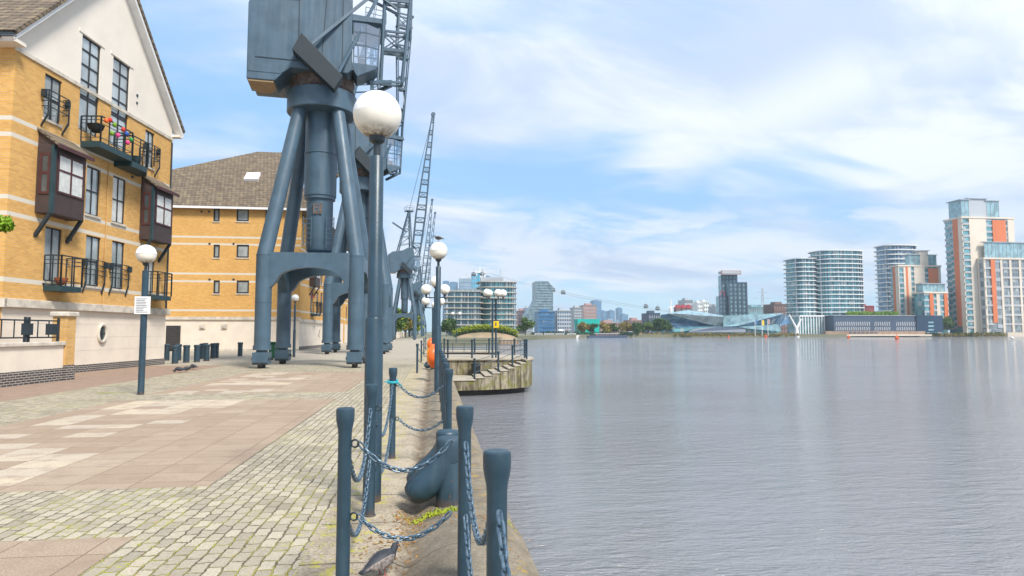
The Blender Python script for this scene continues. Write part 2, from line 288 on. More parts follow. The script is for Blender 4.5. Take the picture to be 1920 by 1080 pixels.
# ---------------------------------------------------------------- mesh builder
class MB:
    def __init__(s,Mx=None): s.v=[]; s.f=[]; s.M=Mx
    def add(s,vs,fs):
        o=len(s.v)
        for p in vs:
            p=Vector(p)
            if s.M is not None: p=s.M@p
            s.v.append(p[:])
        for f in fs: s.f.append([i+o for i in f])
        return s
    def box(s,x0,x1,y0,y1,z0,z1):
        return s.add([(x0,y0,z0),(x1,y0,z0),(x1,y1,z0),(x0,y1,z0),(x0,y0,z1),(x1,y0,z1),(x1,y1,z1),(x0,y1,z1)],
          [(0,3,2,1),(4,5,6,7),(0,1,5,4),(1,2,6,5),(2,3,7,6),(3,0,4,7)])
    def bar(s,p,q,w,h=None,up=(0,0,1)):
        h=h or w; p=Vector(p); q=Vector(q); d=(q-p).normalized(); up=Vector(up)
        if abs(d.dot(up))>.98: up=Vector((0,1,0))
        a=d.cross(up).normalized(); b=a.cross(d)
        vs=[]
        for c in (p,q):
            for sa,sb in ((-1,-1),(1,-1),(1,1),(-1,1)): vs.append(c+a*sa*w/2+b*sb*h/2)
        return s.add(vs,[(0,1,2,3),(7,6,5,4),(0,4,5,1),(1,5,6,2),(2,6,7,3),(3,7,4,0)])
    def tube(s,p,q,r0,r1=None,n=12,cap=True):
        r1=r0 if r1 is None else r1
        return s.loft([(p,r0,r0),(q,r1,r1)],n,cap)
    def loft(s,rings,n=12,cap=True,axis=None):
        pts=[Vector(r[0]) for r in rings]; vs=[]
        prev=None
        for i,(c,ra,rb) in enumerate(rings):
            if axis is not None: d=Vector(axis)
            else:
                d=(pts[min(i+1,len(pts)-1)]-pts[max(i-1,0)])
                d=d.normalized() if d.length>1e-6 else Vector((0,0,1))
            if prev is None:
                up=Vector((0,0,1)) if abs(d.z)<.9 else Vector((0,1,0))
                a=d.cross(up).normalized()
            else:
                a=(prev-d*prev.dot(d)).normalized()
            prev=a; b=a.cross(d)
            for k in range(n):
                t=2*math.pi*k/n; vs.append(pts[i]+a*math.cos(t)*ra+b*math.sin(t)*rb)
        fs=[]
        for i in range(len(rings)-1):
            for k in range(n): fs.append((i*n+k,i*n+(k+1)%n,(i+1)*n+(k+1)%n,(i+1)*n+k))
        if cap: fs.append(list(range(n))[::-1]); fs.append([(len(rings)-1)*n+k for k in range(n)])
        return s.add(vs,fs)
    def lathe(s,prof,n=24,c=(0,0,0)):
        vs=[];fs=[]
        for r,z in prof:
            for k in range(n):
                t=2*math.pi*k/n; vs.append((c[0]+r*math.cos(t),c[1]+r*math.sin(t),c[2]+z))
        for i in range(len(prof)-1):
            for k in range(n): fs.append((i*n+k,i*n+(k+1)%n,(i+1)*n+(k+1)%n,(i+1)*n+k))
        fs.append(list(range(n))[::-1]); fs.append([(len(prof)-1)*n+k for k in range(n)])
        return s.add(vs,fs)
    def sph(s,c,r,n=24,a0=-90,a1=90,sc=(1,1,1),m=12):
        pr=[(max(r*math.cos(R(a0+(a1-a0)*i/m)),.0005),r*math.sin(R(a0+(a1-a0)*i/m))) for i in range(m+1)]
        vs=[];fs=[]
        for rr,z in pr:
            for k in range(n):
                t=2*math.pi*k/n; vs.append((c[0]+rr*math.cos(t)*sc[0],c[1]+rr*math.sin(t)*sc[1],c[2]+z*sc[2]))
        for i in range(m):
            for k in range(n): fs.append((i*n+k,i*n+(k+1)%n,(i+1)*n+(k+1)%n,(i+1)*n+k))
        fs.append(list(range(n))[::-1]); fs.append([m*n+k for k in range(n)])
        return s.add(vs,fs)
    def prism(s,poly,a,b,pl='xz'):
        n=len(poly)
        def P(p,t): return (p[0],t,p[1]) if pl=='xz' else ((p[0],p[1],t) if pl=='xy' else (t,p[0],p[1]))
        vs=[P(p,a) for p in poly]+[P(p,b) for p in poly]
        fs=[list(range(n)),list(range(2*n-1,n-1,-1))]+[(i,i+n,(i+1)%n+n,(i+1)%n) for i in range(n)]
        return s.add(vs,fs)
    def torus(s,Rr,r,Mx=None,n=16,m=8,stretch=0.):
        vs=[];fs=[]
        for i in range(n):
            t=2*math.pi*i/n; cx=math.cos(t)*Rr; cy=math.sin(t)*Rr; cx2=cx+(stretch if cx>0.001 else -stretch if cx<-.001 else 0)
            for j in range(m):
                q=2*math.pi*j/m; rr=r*math.cos(q); p=Vector((cx2+math.cos(t)*rr,cy+math.sin(t)*rr,r*math.sin(q)))
                vs.append(Mx@p if Mx is not None else p)
        for i in range(n):
            for j in range(m): fs.append((i*m+j,((i+1)%n)*m+j,((i+1)%n)*m+(j+1)%m,i*m+(j+1)%m))
        return s.add(vs,fs)
    def build(s,name,m,parent=None,smooth=None,bevel=0,recalc=True):
        me=bpy.data.meshes.new(name); me.from_pydata(s.v,[],s.f); me.update()
        if recalc and len(s.f)<60000:
            import bmesh
            b=bmesh.new(); b.from_mesh(me); bmesh.ops.recalc_face_normals(b,faces=b.faces[:]); b.to_mesh(me); b.free()
        if smooth:
            me.shade_smooth(); me.set_sharp_from_angle(angle=R(smooth))
        me.materials.append(M[m] if isinstance(m,str) else m)
        o=bpy.data.objects.new(name,me); COL.objects.link(o)
        if parent is not None: o.parent=parent
        if bevel:
            bv=o.modifiers.new('bevel','BEVEL'); bv.width=bevel; bv.segments=2; bv.limit_method='ANGLE'; bv.angle_limit=R(40)
        return o
def thing(name,label,cat,loc=(0,0,0),rz=0.,group=None):
    o=bpy.data.objects.new(name,None); COL.objects.link(o); o.location=loc; o.rotation_euler=(0,0,rz); o.empty_display_size=.3
    o['label']=label; o['category']=cat
    if group: o['group']=group
    return o
def tag(o,label,cat,group=None,loc=None,rz=None):
    o['label']=label; o['category']=cat
    if group: o['group']=group
    if loc is not None: o.location=loc
    if rz is not None: o.rotation_euler=(0,0,rz)
    return o
def struct(o,kind='structure'): o['kind']=kind; return o
def dup(root,loc,rz,label,group=None):
    r=root.copy(); COL.objects.link(r); r.location=loc; r.rotation_euler=(0,0,rz); r['label']=label
    if group: r['group']=group
    for ch in list(root.children):
        c=ch.copy(); COL.objects.link(c); c.parent=r
        for g in list(ch.children):
            d_=g.copy(); COL.objects.link(d_); d_.parent=c
    return r
ZW=-1.9
# ================================================================ SETTING
SHX,SHY=900.,420.
mb=MB()
# land north-west: quay side strip, bank and far shore as one sheet (water is a hole to the east)
shore=[(.62,-40),(.62,150),(9,158),(16,170),(20,186),(26,200),(30,240),(48,290),(75,340),(95,378),(180,398),(300,412),(420,424),(900,470),(6000,900),(6000,9000),(-6000,9000),(-6000,-40)]
mb.add([(x,y,-.06) for x,y in shore],[list(range(len(shore)))])
# quay and shore wall faces
for (a,b),(c,d_) in zip(shore[:14],shore[1:15]): mb.add([(a,b,-.06),(c,d_,-.06),(c,d_,-3.5),(a,b,-3.5)],[(0,1,2,3)])
struct(mb.build('ground','ground',recalc=False))
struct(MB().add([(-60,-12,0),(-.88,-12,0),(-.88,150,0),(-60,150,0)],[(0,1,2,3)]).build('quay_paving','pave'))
struct(MB().add([(-400,-60,ZW),(7000,-60,ZW),(7000,1500,ZW),(-400,1500,ZW)],[(0,1,2,3)]).build('water','water'))
def kh(x,y):
    g=-.055*math.exp(-((x+.16)/.085)**2)
    k=1/(1+math.exp((y-5.45)*5.0))
    def ss(a,b,t): t=min(max((t-a)/(b-a),0),1); return t*t*(3-2*t)
    m=ss(-.14,.22,x)*(.03+.085*k)
    e=-.10*ss(.56,.70,x)
    wv=.006*math.sin(x*9+y*3.1)+.005*math.sin(y*7.3+x*4)
    return g+m+e+wv*(1 if x>-.3 else .3)
mb=MB(); xs=[-.9+i*.04 for i in range(41)]; ys=[]
yv=-2.
while yv<150: ys.append(yv); yv+= .07 if yv<12 else (.4 if yv<30 else 4.)
nx=len(xs)
for yv in ys:
    for x in xs: mb.v.append((x,yv,kh(x,yv)+.004))
    mb.v.append((.72,yv,-.35)); mb.v.append((.72,yv,-3.2))
nn=nx+2
for j in range(len(ys)-1):
    for i in range(nn-1): mb.f.append((j*nn+i,j*nn+i+1,(j+1)*nn+i+1,(j+1)*nn+i))
struct(mb.build('kerb','kerb',smooth=60))
# debris and moss along the gutter
def scatter(name,label,m,spots,size,seed,flat=True):
    rnd=random.Random(seed); mb=MB()
    for (x,y,rx,ry,n) in spots:
        for _ in range(n):
            px=x+rnd.gauss(0,rx); py=y+rnd.gauss(0,ry); pz=(kh(px,py) if px>-.88 else 0)+.008+rnd.random()*size*(.1 if flat else .8)
            a=rnd.random()*6.28; s_=size*(.5+rnd.random()); t=rnd.uniform(-.3,.3) if flat else rnd.uniform(-1,1)
            e1=Vector((math.cos(a),math.sin(a),t))*s_; e2=Vector((-math.sin(a),math.cos(a),rnd.uniform(-.3,.3)))*s_*.45
            c=Vector((px,py,pz)); mb.add([c-e1,c-e2,c+e1,c+e2],[(0,1,2,3)])
    o=mb.build(name,m,recalc=False); o['kind']='stuff'; o['label']=label; return o
M['deadleaf']=mat('dead_leaf',(.22,.10,.03),.8,0,.3,20.,col2=(.38,.20,.04))
scatter('leaf_litter','brown fallen leaves caught in the kerb gutter','deadleaf',[(-.2,5.6,.09,.35,150),(-.28,5.1,.1,.15,140),(-.22,5.75,.07,.12,120),(-.45,4.6,.12,.3,50),(-.3,4.6,.1,.12,40),(.3,5.4,.15,.1,60),(.45,5.0,.1,.3,30),(-.2,7,.08,1,60),(-.2,10,.08,2,50),(-10.8,19,1.2,4,160),(-11.8,24,1,3,200)],.014,1)
scatter('moss','bright green moss tuft growing at the foot of the bollard','leafy',[(-.02,5.74,.10,.05,520),(.12,5.70,.09,.04,420),(.58,5.3,.03,.12,80),(-8.3,18,.25,.12,300),(-.75,9,.06,1.5,200),(-.8,6,.05,.8,90)],.010,2,False)
# ================================================================ posts, chains, lamps
def make_post():
    r=thing('chain_post','p','post')
    pr=[(.052,0),(.052,.015),(.041,.02),(.040,.98),(.042,1.01),(.051,1.055),(.054,1.075),(.055,1.125),(.052,1.137),(.045,1.142),(.001,1.142)]
    MB().lathe(pr,20).build('post_shaft','post',r,smooth=35)
    for z in (.93,.50):
        MB().torus(.022,.006,Matrix.Translation((.062,0,z))@Matrix.Rotation(R(90),4,'X')).build('eyelet','darkmetal',r,smooth=60)
    return r
post0=make_post(); first=[True]
def post(x,y,label,rz=0.,group='chain posts along the quay edge'):
    z=0.
    if first[0]:
        first[0]=False; post0.location=(x,y,z); post0.rotation_euler=(0,0,rz); post0['label']=label; post0['group']=group; return post0
    return dup(post0,(x,y,z),rz,label,group)
def chain(a,b,label,sag,z,name='chain',pitch=.041,group='chains hung between posts',det=True):
    p=Vector((a[0],a[1],z)); q=Vector((b[0],b[1],z)); d_=(q-p); L=d_.length; p=p+d_.normalized()*.085; q=q-d_.normalized()*.085
    n=max(4,int(round(((q-p).length+2.6*sag*sag/L)/pitch))); mb=MB(); tw=0
    def P(t): v=p.lerp(q,t); v.z-=sag*4*t*(1-t); return v
    for i in range(n):
        t0=i/n; t1=(i+1)/n; a_=P(t0); b_=P(t1); c=(a_+b_)/2; dd=(b_-a_); ll=dd.length; dd.normalize()
        rot=dd.to_track_quat('X','Z').to_matrix().to_4x4()
        mx=Matrix.Translation(c)@rot@Matrix.Rotation(R(45+90*(i%2)+random.uniform(-8,8)),4,'X')
        mb.torus(.0135,.0062,mx,n=12 if det else 8,m=6 if det else 4,stretch=max(.004,ll/2-.0065))
    return tag(mb.build(name,'chainm',smooth=60),label,'chain',group)
Lp=[(-.52,4.0),(-.53,5.79),(-.50,8.34)]
Rp=[(.25,2.5),(.20,4.0),(.20,8.0)]
lab=['left post nearest the camera at the inner end of the railed kerb','second post on the paving side just left of the tall lamp pole','paving side post with teal tape tied round its top']
for (p,l) in zip(Lp,lab): post(p[0],p[1],l,R(-10))
lab=['large nearest post at the water edge in the bottom foreground','water side post beside the twin mooring bollard with chains on both sides','first water side post behind the mooring bollard']
for (p,l) in zip(Rp,lab): post(p[0],p[1],l,R(90))
post(.27,.75,'post just outside the bottom of the picture holding the nearest chain',R(90))
rr=[(.2,8+1.62*i) for i in range(1,17)]
ords='second third fourth fifth sixth seventh eighth ninth tenth eleventh twelfth thirteenth fourteenth fifteenth sixteenth seventeenth'.split()
for i,p in enumerate(rr): post(p[0],p[1],ords[i]+' water side post counted back from the mooring bollard',R(90))
tape=MB(); tape.torus(.058,.014,Matrix.Translation((0,0,0)),m=8); tape.torus(.062,.010,Matrix.Translation((0,0,.022))@Matrix.Rotation(R(12),4,'X'))
tape.bar((.06,-.03,0),(.11,-.06,-.03),.012); tape.bar((-.06,-.02,.0),(-.10,-.05,.02),.012)
tag(tape.build('tape','tealtape',smooth=60),'knotted teal tape tied round a post above its chain','tape',loc=(-.50,8.34,.955))
CH=[(Lp[0],Lp[1],.40,'nearest paving side','from the nearest left post to the post before the lamp pole'),
    (Lp[1],Lp[2],.42,'second paving side','between the lamp pole post and the teal taped post'),
    (Lp[0],Rp[1],.17,'cross','across the kerb in front of the mooring bollard'),
    (Lp[2],Rp[2],.15,'cross','across the kerb behind the mooring bollard'),
    (Rp[0],Rp[1],.34,'water side','between the two nearest water side posts'),
    ((.27,.75),Rp[0],.34,'water side','running from the foreground post out of the bottom of the picture')]
for a,b,sg,kind,l in CH:
    for z,lv in ((.93,'upper'),(.50,'lower')):
        chain(a,b,lv+' chain hanging '+l,sg*(1 if lv=='upper' else .85),z)
prev=Rp[2]
for i,p in enumerate(rr):
    for z,lv in ((.93,'upper'),(.50,'lower')):
        chain(prev,p,'%s chain leading to the %s water side post behind the mooring bollard'%(lv,ords[i]),.16,z,pitch=.045 if i<5 else .09,det=i<3)
    prev=p
# second enclosure further along
L4=[(-.59,25.1),(-.60,34.5),(-.60,44.4),(-.6,56)]
for i,(p,l) in enumerate(zip(L4,['paving side post standing left of the orange lifebuoy cabinet','paving side post behind the nearer lifebuoy cabinet','farther paving side post near the second orange cabinet','farthest lone paving side post along the kerb'])): post(p[0],p[1],l,0)
for k,(p,q) in enumerate(((L4[0],(.2,26.9)),(L4[1],(.2,33.0)),(L4[2],(.2,44.4)))):
    for z,lv in ((.93,'upper'),(.50,'lower')):
        chain(p,q,'%s distant cross chain at the %s'%(lv,['lone post left of the lifebuoy','post past the lifebuoy','farther enclosure by the jetty'][k]),.22,z,pitch=.08,det=False)
# lamps
def half_globe(r,z,low):
    mb=MB(); 
    if low: mb.sph((0,0,0),r,28,-80,0)
    else: mb.sph((0,0,0),r*1.003,28,0,90)
    return mb
def make_lamp(globe_z=3.73,gr=.235,pr=.068,sleeve=True,seam=True):
    t=thing('street_lamp','l','lamp')
    MB().lathe([(pr,0),(pr,globe_z-gr-.19),(pr*.9,globe_z-gr-.18),(.001,globe_z-gr-.178)],24).build('pole','post',t,smooth=35)
    if sleeve: MB().lathe([(pr+.018,0),(pr+.018,1.72),(pr+.012,1.735),(pr,1.736)],24).build('pole_sleeve','post',t,smooth=35)
    MB().lathe([(.034,globe_z-gr-.20),(.034,globe_z-gr-.06),(.075,globe_z-gr-.03),(.085,globe_z-gr+.035),(.07,globe_z-gr+.05)],20).build('collar','darkmetal',t,smooth=35)
    for low in (1,0):
        o=half_globe(gr,globe_z,low).build('globe','globelow' if low else 'globe',t,smooth=60); o.location=(0,0,globe_z)
    if seam: MB().lathe([(gr*1.0,-.006),(gr*1.03,-.006),(gr*1.03,.006),(gr*1.0,.006)],28,(0,0,globe_z)).build('seam_ring','signwhite',t,smooth=30)
    return t
G='globe lamps on single poles'
lampN=make_lamp(seam=False); lampN.location=(-.56,6.29,0); lampN['label']='tall nearest globe lamp rising through the chain posts'; lampN['group']=G
lamp0=make_lamp(); lamp0.location=(.13,16.9,0); lamp0['label']='second globe lamp along the water edge with a bird on top'; lamp0['group']=G
for x,y,l in ((.1,27.5,'third globe lamp in the water edge row, behind the bird lamp'),(.1,51,'fourth globe lamp in the water edge row'),(.1,66,'fifth globe lamp in the water edge row'),(.1,84,'small sixth globe lamp of the water edge row'),(.1,108,'farthest tiny globe lamp of the water edge row'),
  (-8.7,42,'globe lamp behind the back left leg of the nearest crane'),(-8.3,58,'globe lamp seen between the legs of the second crane'),(-8.5,80,'globe lamp beyond the second crane by the flats')):
    dup(lamp0,(x,y,0),0,l,G)
lampL=make_lamp(3.6,.245,.078,False); lampL.location=gz(264,740); lampL['label']='globe lamp carrying a white notice in front of the gabled flats'; lampL['group']=G
MB().box(-.19,.19,-.115,-.095,2.05,2.5).build('notice_board','signwhite',lampL,bevel=.004)
mb=MB(); rnd=random.Random(3)
for i in range(9):
    z=2.44-i*.042; wdt=.13 if i in (0,) else rnd.uniform(.09,.155); mb.box(-.15,-.15+2*wdt,-.119,-.1165,z-.009,z+.004)
mb.build('notice_text','text',lampL)
def double_lamp(loc,rz,label,gz_=3.35,w_=.36):
    t=thing('double_street_lamp',label,'lamp',loc,rz,'twin globe lamps')
    MB().lathe([(.06,0),(.06,gz_-.35),(.001,gz_-.34)],16).build('pole','post',t,smooth=35)
    MB().bar((-w_,0,gz_-.37),(w_,0,gz_-.37),.07,.05).build('crossbar','post',t)
    for s_ in (-1,1):
        MB().lathe([(.035,gz_-.40),(.035,gz_-.28),(.075,gz_-.24)],12,(s_*w_,0,0)).build('collar','darkmetal',t,smooth=35)
        for low in (1,0):
            o=half_globe(.235,0,low).build('globe','globelow' if low else 'globe',t,smooth=60); o.location=(s_*w_,0,gz_)
    return t
dA=double_lamp((3.60,38.9,0),R(12),'left one of the close pair of twin globe lamps on the jetty',3.97); dB=double_lamp((3.86,39.4,0),R(-8),'right one of the jetty twin lamps, with the yellow sign',3.97,.44)
MB().box(-.19,.19,-.10,-.085,1.85,2.25).build('sign_board','yellow',dB,bevel=.004)
MB().box(-.04,.04,-.105,-.1005,1.95,2.17).build('sign_mark','text',dB)
double_lamp((.1,29,0),R(0),'twin globe lamp just behind the bird lamp on the quay',3.5,.42); double_lamp((.0,36,0),R(10),'farther twin globe lamp half hidden behind lamp poles on the quay',3.3,.42)
double_lamp((3.3,92,0),0,'distant twin globe lamp standing before the hedge bank',4.2,.5)
# mooring bollards
def bitt(loc,label,rz=0.):
    t=thing('mooring_bollard',label,'mooring bollard',loc,rz,'twin mooring bollards')
    for y0,s_ in ((0,1.),(.40,1.)):
        mb=MB()
        mb.loft([((-.215,y0,.11),.03,.03),((-.205,y0,.12),.085,.075),((-.165,y0,.14),.125,.115),((-.10,y0,.175),.14,.135),((-.03,y0,.23),.145,.14),((.05,y0,.31),.135,.13),((.11,y0,.40),.122,.12),((.145,y0,.48),.116,.115),((.15,y0,.56),.114,.114),((.15,y0,.60),.114,.114),((.15,y0,.625),.10,.10),((.15,y0,.632),.05,.05)],24)
        mb.lathe([(.128,.02),(.118,.25),(.112,.4)],24,(.165,y0,0))
        mb.build('bollard_post','post',t,smooth=60)
    return t
bitt((.0,5.98,.01),'squat twin mooring bollard on the kerb behind the nearest chains')
bitt((-.12,27.6,0),'second twin mooring bollard under the orange lifebuoy cabinet')
# lifebuoy cabinets
def buoy(loc,rz,label):
    t=thing('lifebuoy_cabinet',label,'lifebuoy cabinet',loc,rz,'orange lifebuoy cabinets')
    Mx=Matrix.Translation((0,0,.87))@Matrix.Rotation(R(90),4,'Y')
    mb=MB(Mx); mb.loft([((0,0,-.13),.36,.40),((0,0,-.12),.40,.44),((0,0,-.05),.43,.47),((0,0,.06),.43,.47),((0,0,.12),.38,.42),((0,0,.14),.30,.33)],28,axis=(0,0,1)); mb.build('housing','orange',t,smooth=50)
    mb=MB(Mx); mb.loft([((0,0,-.22),.25,.27),((0,0,-.20),.30,.33),((0,0,-.135),.33,.36)],28,axis=(0,0,1)); mb.build('front_cover','yellowor',t,smooth=50)
    MB().tube((.2,0,0),(.2,0,1.2),.035).build('support_post','post',t,smooth=40)
    t.scale=(.92,)*3
    return t
buoy((.04,21.5,0),R(-7),'nearer bright orange lifebuoy cabinet beside the lamp poles'); buoy((-.12,41,0),R(-7),'farther orange lifebuoy cabinet mounted just behind the nearer one')
# ================================================================ birds
def bird(loc,rz,label,bodym,headm,s_=1.,pitch=0,group=None,name='pigeon',sit=False,peck=False):
    t=thing(name,label,name,loc,rz,group)
    mb=MB(Matrix.Scale(s_,4))
    hx,hz=(.125,.165) if not peck else (.15,.06)
    rings=[((-.19,0,.075),.028,.006),((-.15,0,.085),.034,.012),((-.10,0,.098),.042,.030),((-.05,0,.108),.056,.050),((0,0,.115),.064,.060),((.05,0,.122),.060,.058),((.085,0,.135 if not peck else .115),.042,.042),((hx-.02,0,hz-.015),.026,.027),((hx,0,hz+.012),.025,.026),((hx+.02,0,hz+.014),.018,.019),((hx+.032,0,hz+.008),.007,.007)]
    mb.loft(rings,16,axis=None); mb.build('body',bodym,t,smooth=70)
    mb=MB(Matrix.Scale(s_,4)); mb.loft([((hx+.028,0,hz+.008),.006,.006),((hx+.05,0,hz),.0015,.0015)],6); mb.build('beak','darkmetal',t)
    for sd_ in (-1,1):
        mb=MB(Matrix.Scale(s_,4)); mb.loft([((.065,sd_*.052,.125),.004,.02),((.02,sd_*.064,.122),.008,.036),((-.05,sd_*.058,.11),.008,.034),((-.12,sd_*.034,.098),.006,.020),((-.17,sd_*.016,.088),.003,.007)],10,axis=(1,0,0)); mb.build('wing',headm,t,smooth=70)
        if not sit:
            mb=MB(Matrix.Scale(s_,4)); mb.tube((.0,sd_*.025,.08),(.005,sd_*.026,.008),.005,.004,6)
            for a in (-25,0,25,180): mb.tube((.005,sd_*.026,.006),(.005+.028*math.cos(R(a)),sd_*.026+.028*math.sin(R(a)),.003),.0028,.002,5)
            mb.build('leg','pink',t)
    mb=MB(Matrix.Scale(s_,4)); mb.sph((hx+.006,-.022,hz+.018),.004,8,m=4); mb.sph((hx+.006,.022,hz+.018),.004,8,m=4); mb.build('eye','yellowor',t)
    return t
pp=gz(716,1080); bird((pp.x,pp.y,kh(pp.x,pp.y)),R(48),'mottled grey pigeon walking on the kerb by the nearest post','pigeonh','pigeon',.95)
for px,py,a,l,pk in ((336,699,200,'left dark pigeon feeding on the paving by the flats',True),(349,698,30,'dark pigeon with raised wings beside the feeding one',False),(362,693,150,'smallest grey pigeon behind the other two on the paving',True)):
    g=gz(px,py); bird((g.x,g.y,0),R(a),l,'pigeonh','pigeonh',1.3,peck=pk,group='pigeons on the paving')
bird((.13,16.9,3.97),R(150),'grey gull perched on top of the second lamp globe','pigeon','pigeonh',.9,name='gull')
g=gz(1898,636,ZW); 
bird((g.x*.93,g.y*.93,ZW-.25),R(200),'white swan floating near the right shore','birdwhite','birdwhite',9.,name='swan',sit=True)
# ================================================================ jetty
t=thing('jetty','weathered concrete landing jetty with mossy steps and streaked face','jetty',(0,0,0))
fr=[(.70,34.9),(2.35,35.2),(2.85,35.3),(3.3,35.45),(3.75,35.62),(4.2,35.85),(4.6,36.1),(5.0,36.4),(5.35,36.75),(5.75,37.4)]
Zs=[-1.07+.118*i for i in range(9)]; Zs[-1]=-.08
for i in range(9):
    (a,b),(c,d_)=fr[i],fr[i+1]
    nm='landing' if i==0 else 'step'
    mb=MB(); z=Zs[i]; yb=38.7
    mb.prism([(a+.006,b),(c-.006,d_),(c-.006,yb),(a+.006,yb)],-1.6,z,'xy'); mb.build(nm,'jetty',t,bevel=.02)
    mb=MB(); mb.prism([(a-.02,b-.05),(c-.004,d_-.05),(c-.004,yb),(a-.02,yb)],z+.003,z+.07,'xy'); mb.build('tread','jettytop',t,bevel=.015)
MB().prism([(.70,38.71),(6.0,38.71),(6.2,40.5),(5.9,44.5),(.70,46)],-1.6,-.12,'xy').build('platform','jetty',t)
MB().prism([(.70,38.60),(6.1,38.60),(6.3,40.5),(6.0,44.6),(.70,46.1)],-.117,.0,'xy').build('coping','jettytop',t,bevel=.02)
MB().prism([(.70,35.4),(2.4,35.6),(5.3,37.2),(5.7,40),(5.5,44),(.70,45)],-3,-1.603,'xy').build('foundation','wet',t)  # near-black wet tone also carries the shade of the recess under the jetty
tag(MB().lathe([(.26,0),(.27,.02),(.27,.55),(.29,.58),(.29,.72),(.25,.74),(.001,.745)],20).build('litter_bin','darkmetal',smooth=35),'dark round litter bin on the landing by the wall','bin',loc=(2.55,38.2,-1.0))
def railing(pts,label,base,rails=(.35,.68,1.0)):
    t=thing('railing',label,'railing',(0,0,0),0,'steel railings on the jetty')
    for x,y,z in pts:
        MB().lathe([(.055,z),(.055,z+1.02),(.075,z+1.07),(.075,z+1.13),(.001,z+1.14)],12,(x,y,0)).build('post','post',t,smooth=35)
    for h in rails:
        mb=MB()
        for p,q in zip(pts,pts[1:]): mb.tube((p[0],p[1],p[2]+h),(q[0],q[1],q[2]+h),.018,n=6)
        mb.build('rail','post',t,smooth=50)
railing([(2.30,35.6,-1.0),(3.65,35.85,-.62),(4.5,36.3,-.3),(5.45,37.2,0)],'sloping railing up the outer side of the jetty steps',0)
railing([(5.55,38.75,0),(5.95,40.8,0),(5.6,44.0,0),(3.9,44.7,0),(2.9,45,0),(.8,45.5,0)],'level railing round the back edge of the jetty platform',0)
railing([(2.35,38.75,0),(.9,38.75,0)],'short railing above the jetty retaining wall',0)
# pontoon further off
t=thing('pontoon','low dark pontoon with a handrail beyond the jetty','pontoon',(5.2,95,ZW))
MB().box(-4.2,4.2,-4,4,0,.55).build('deck','wet',t); MB().box(-4.25,4.25,-4.05,4.05,.553,.75).build('deck_edge','jettytop',t)
for i in range(6): MB().bar((-4+i*1.6,-3.9,.75),(-4+i*1.6,-3.9,1.9),.09).build('post','post',t)
for z in (1.3,1.85): MB().bar((-4,-3.9,z),(4,-3.9,z),.06).build('rail','post',t)
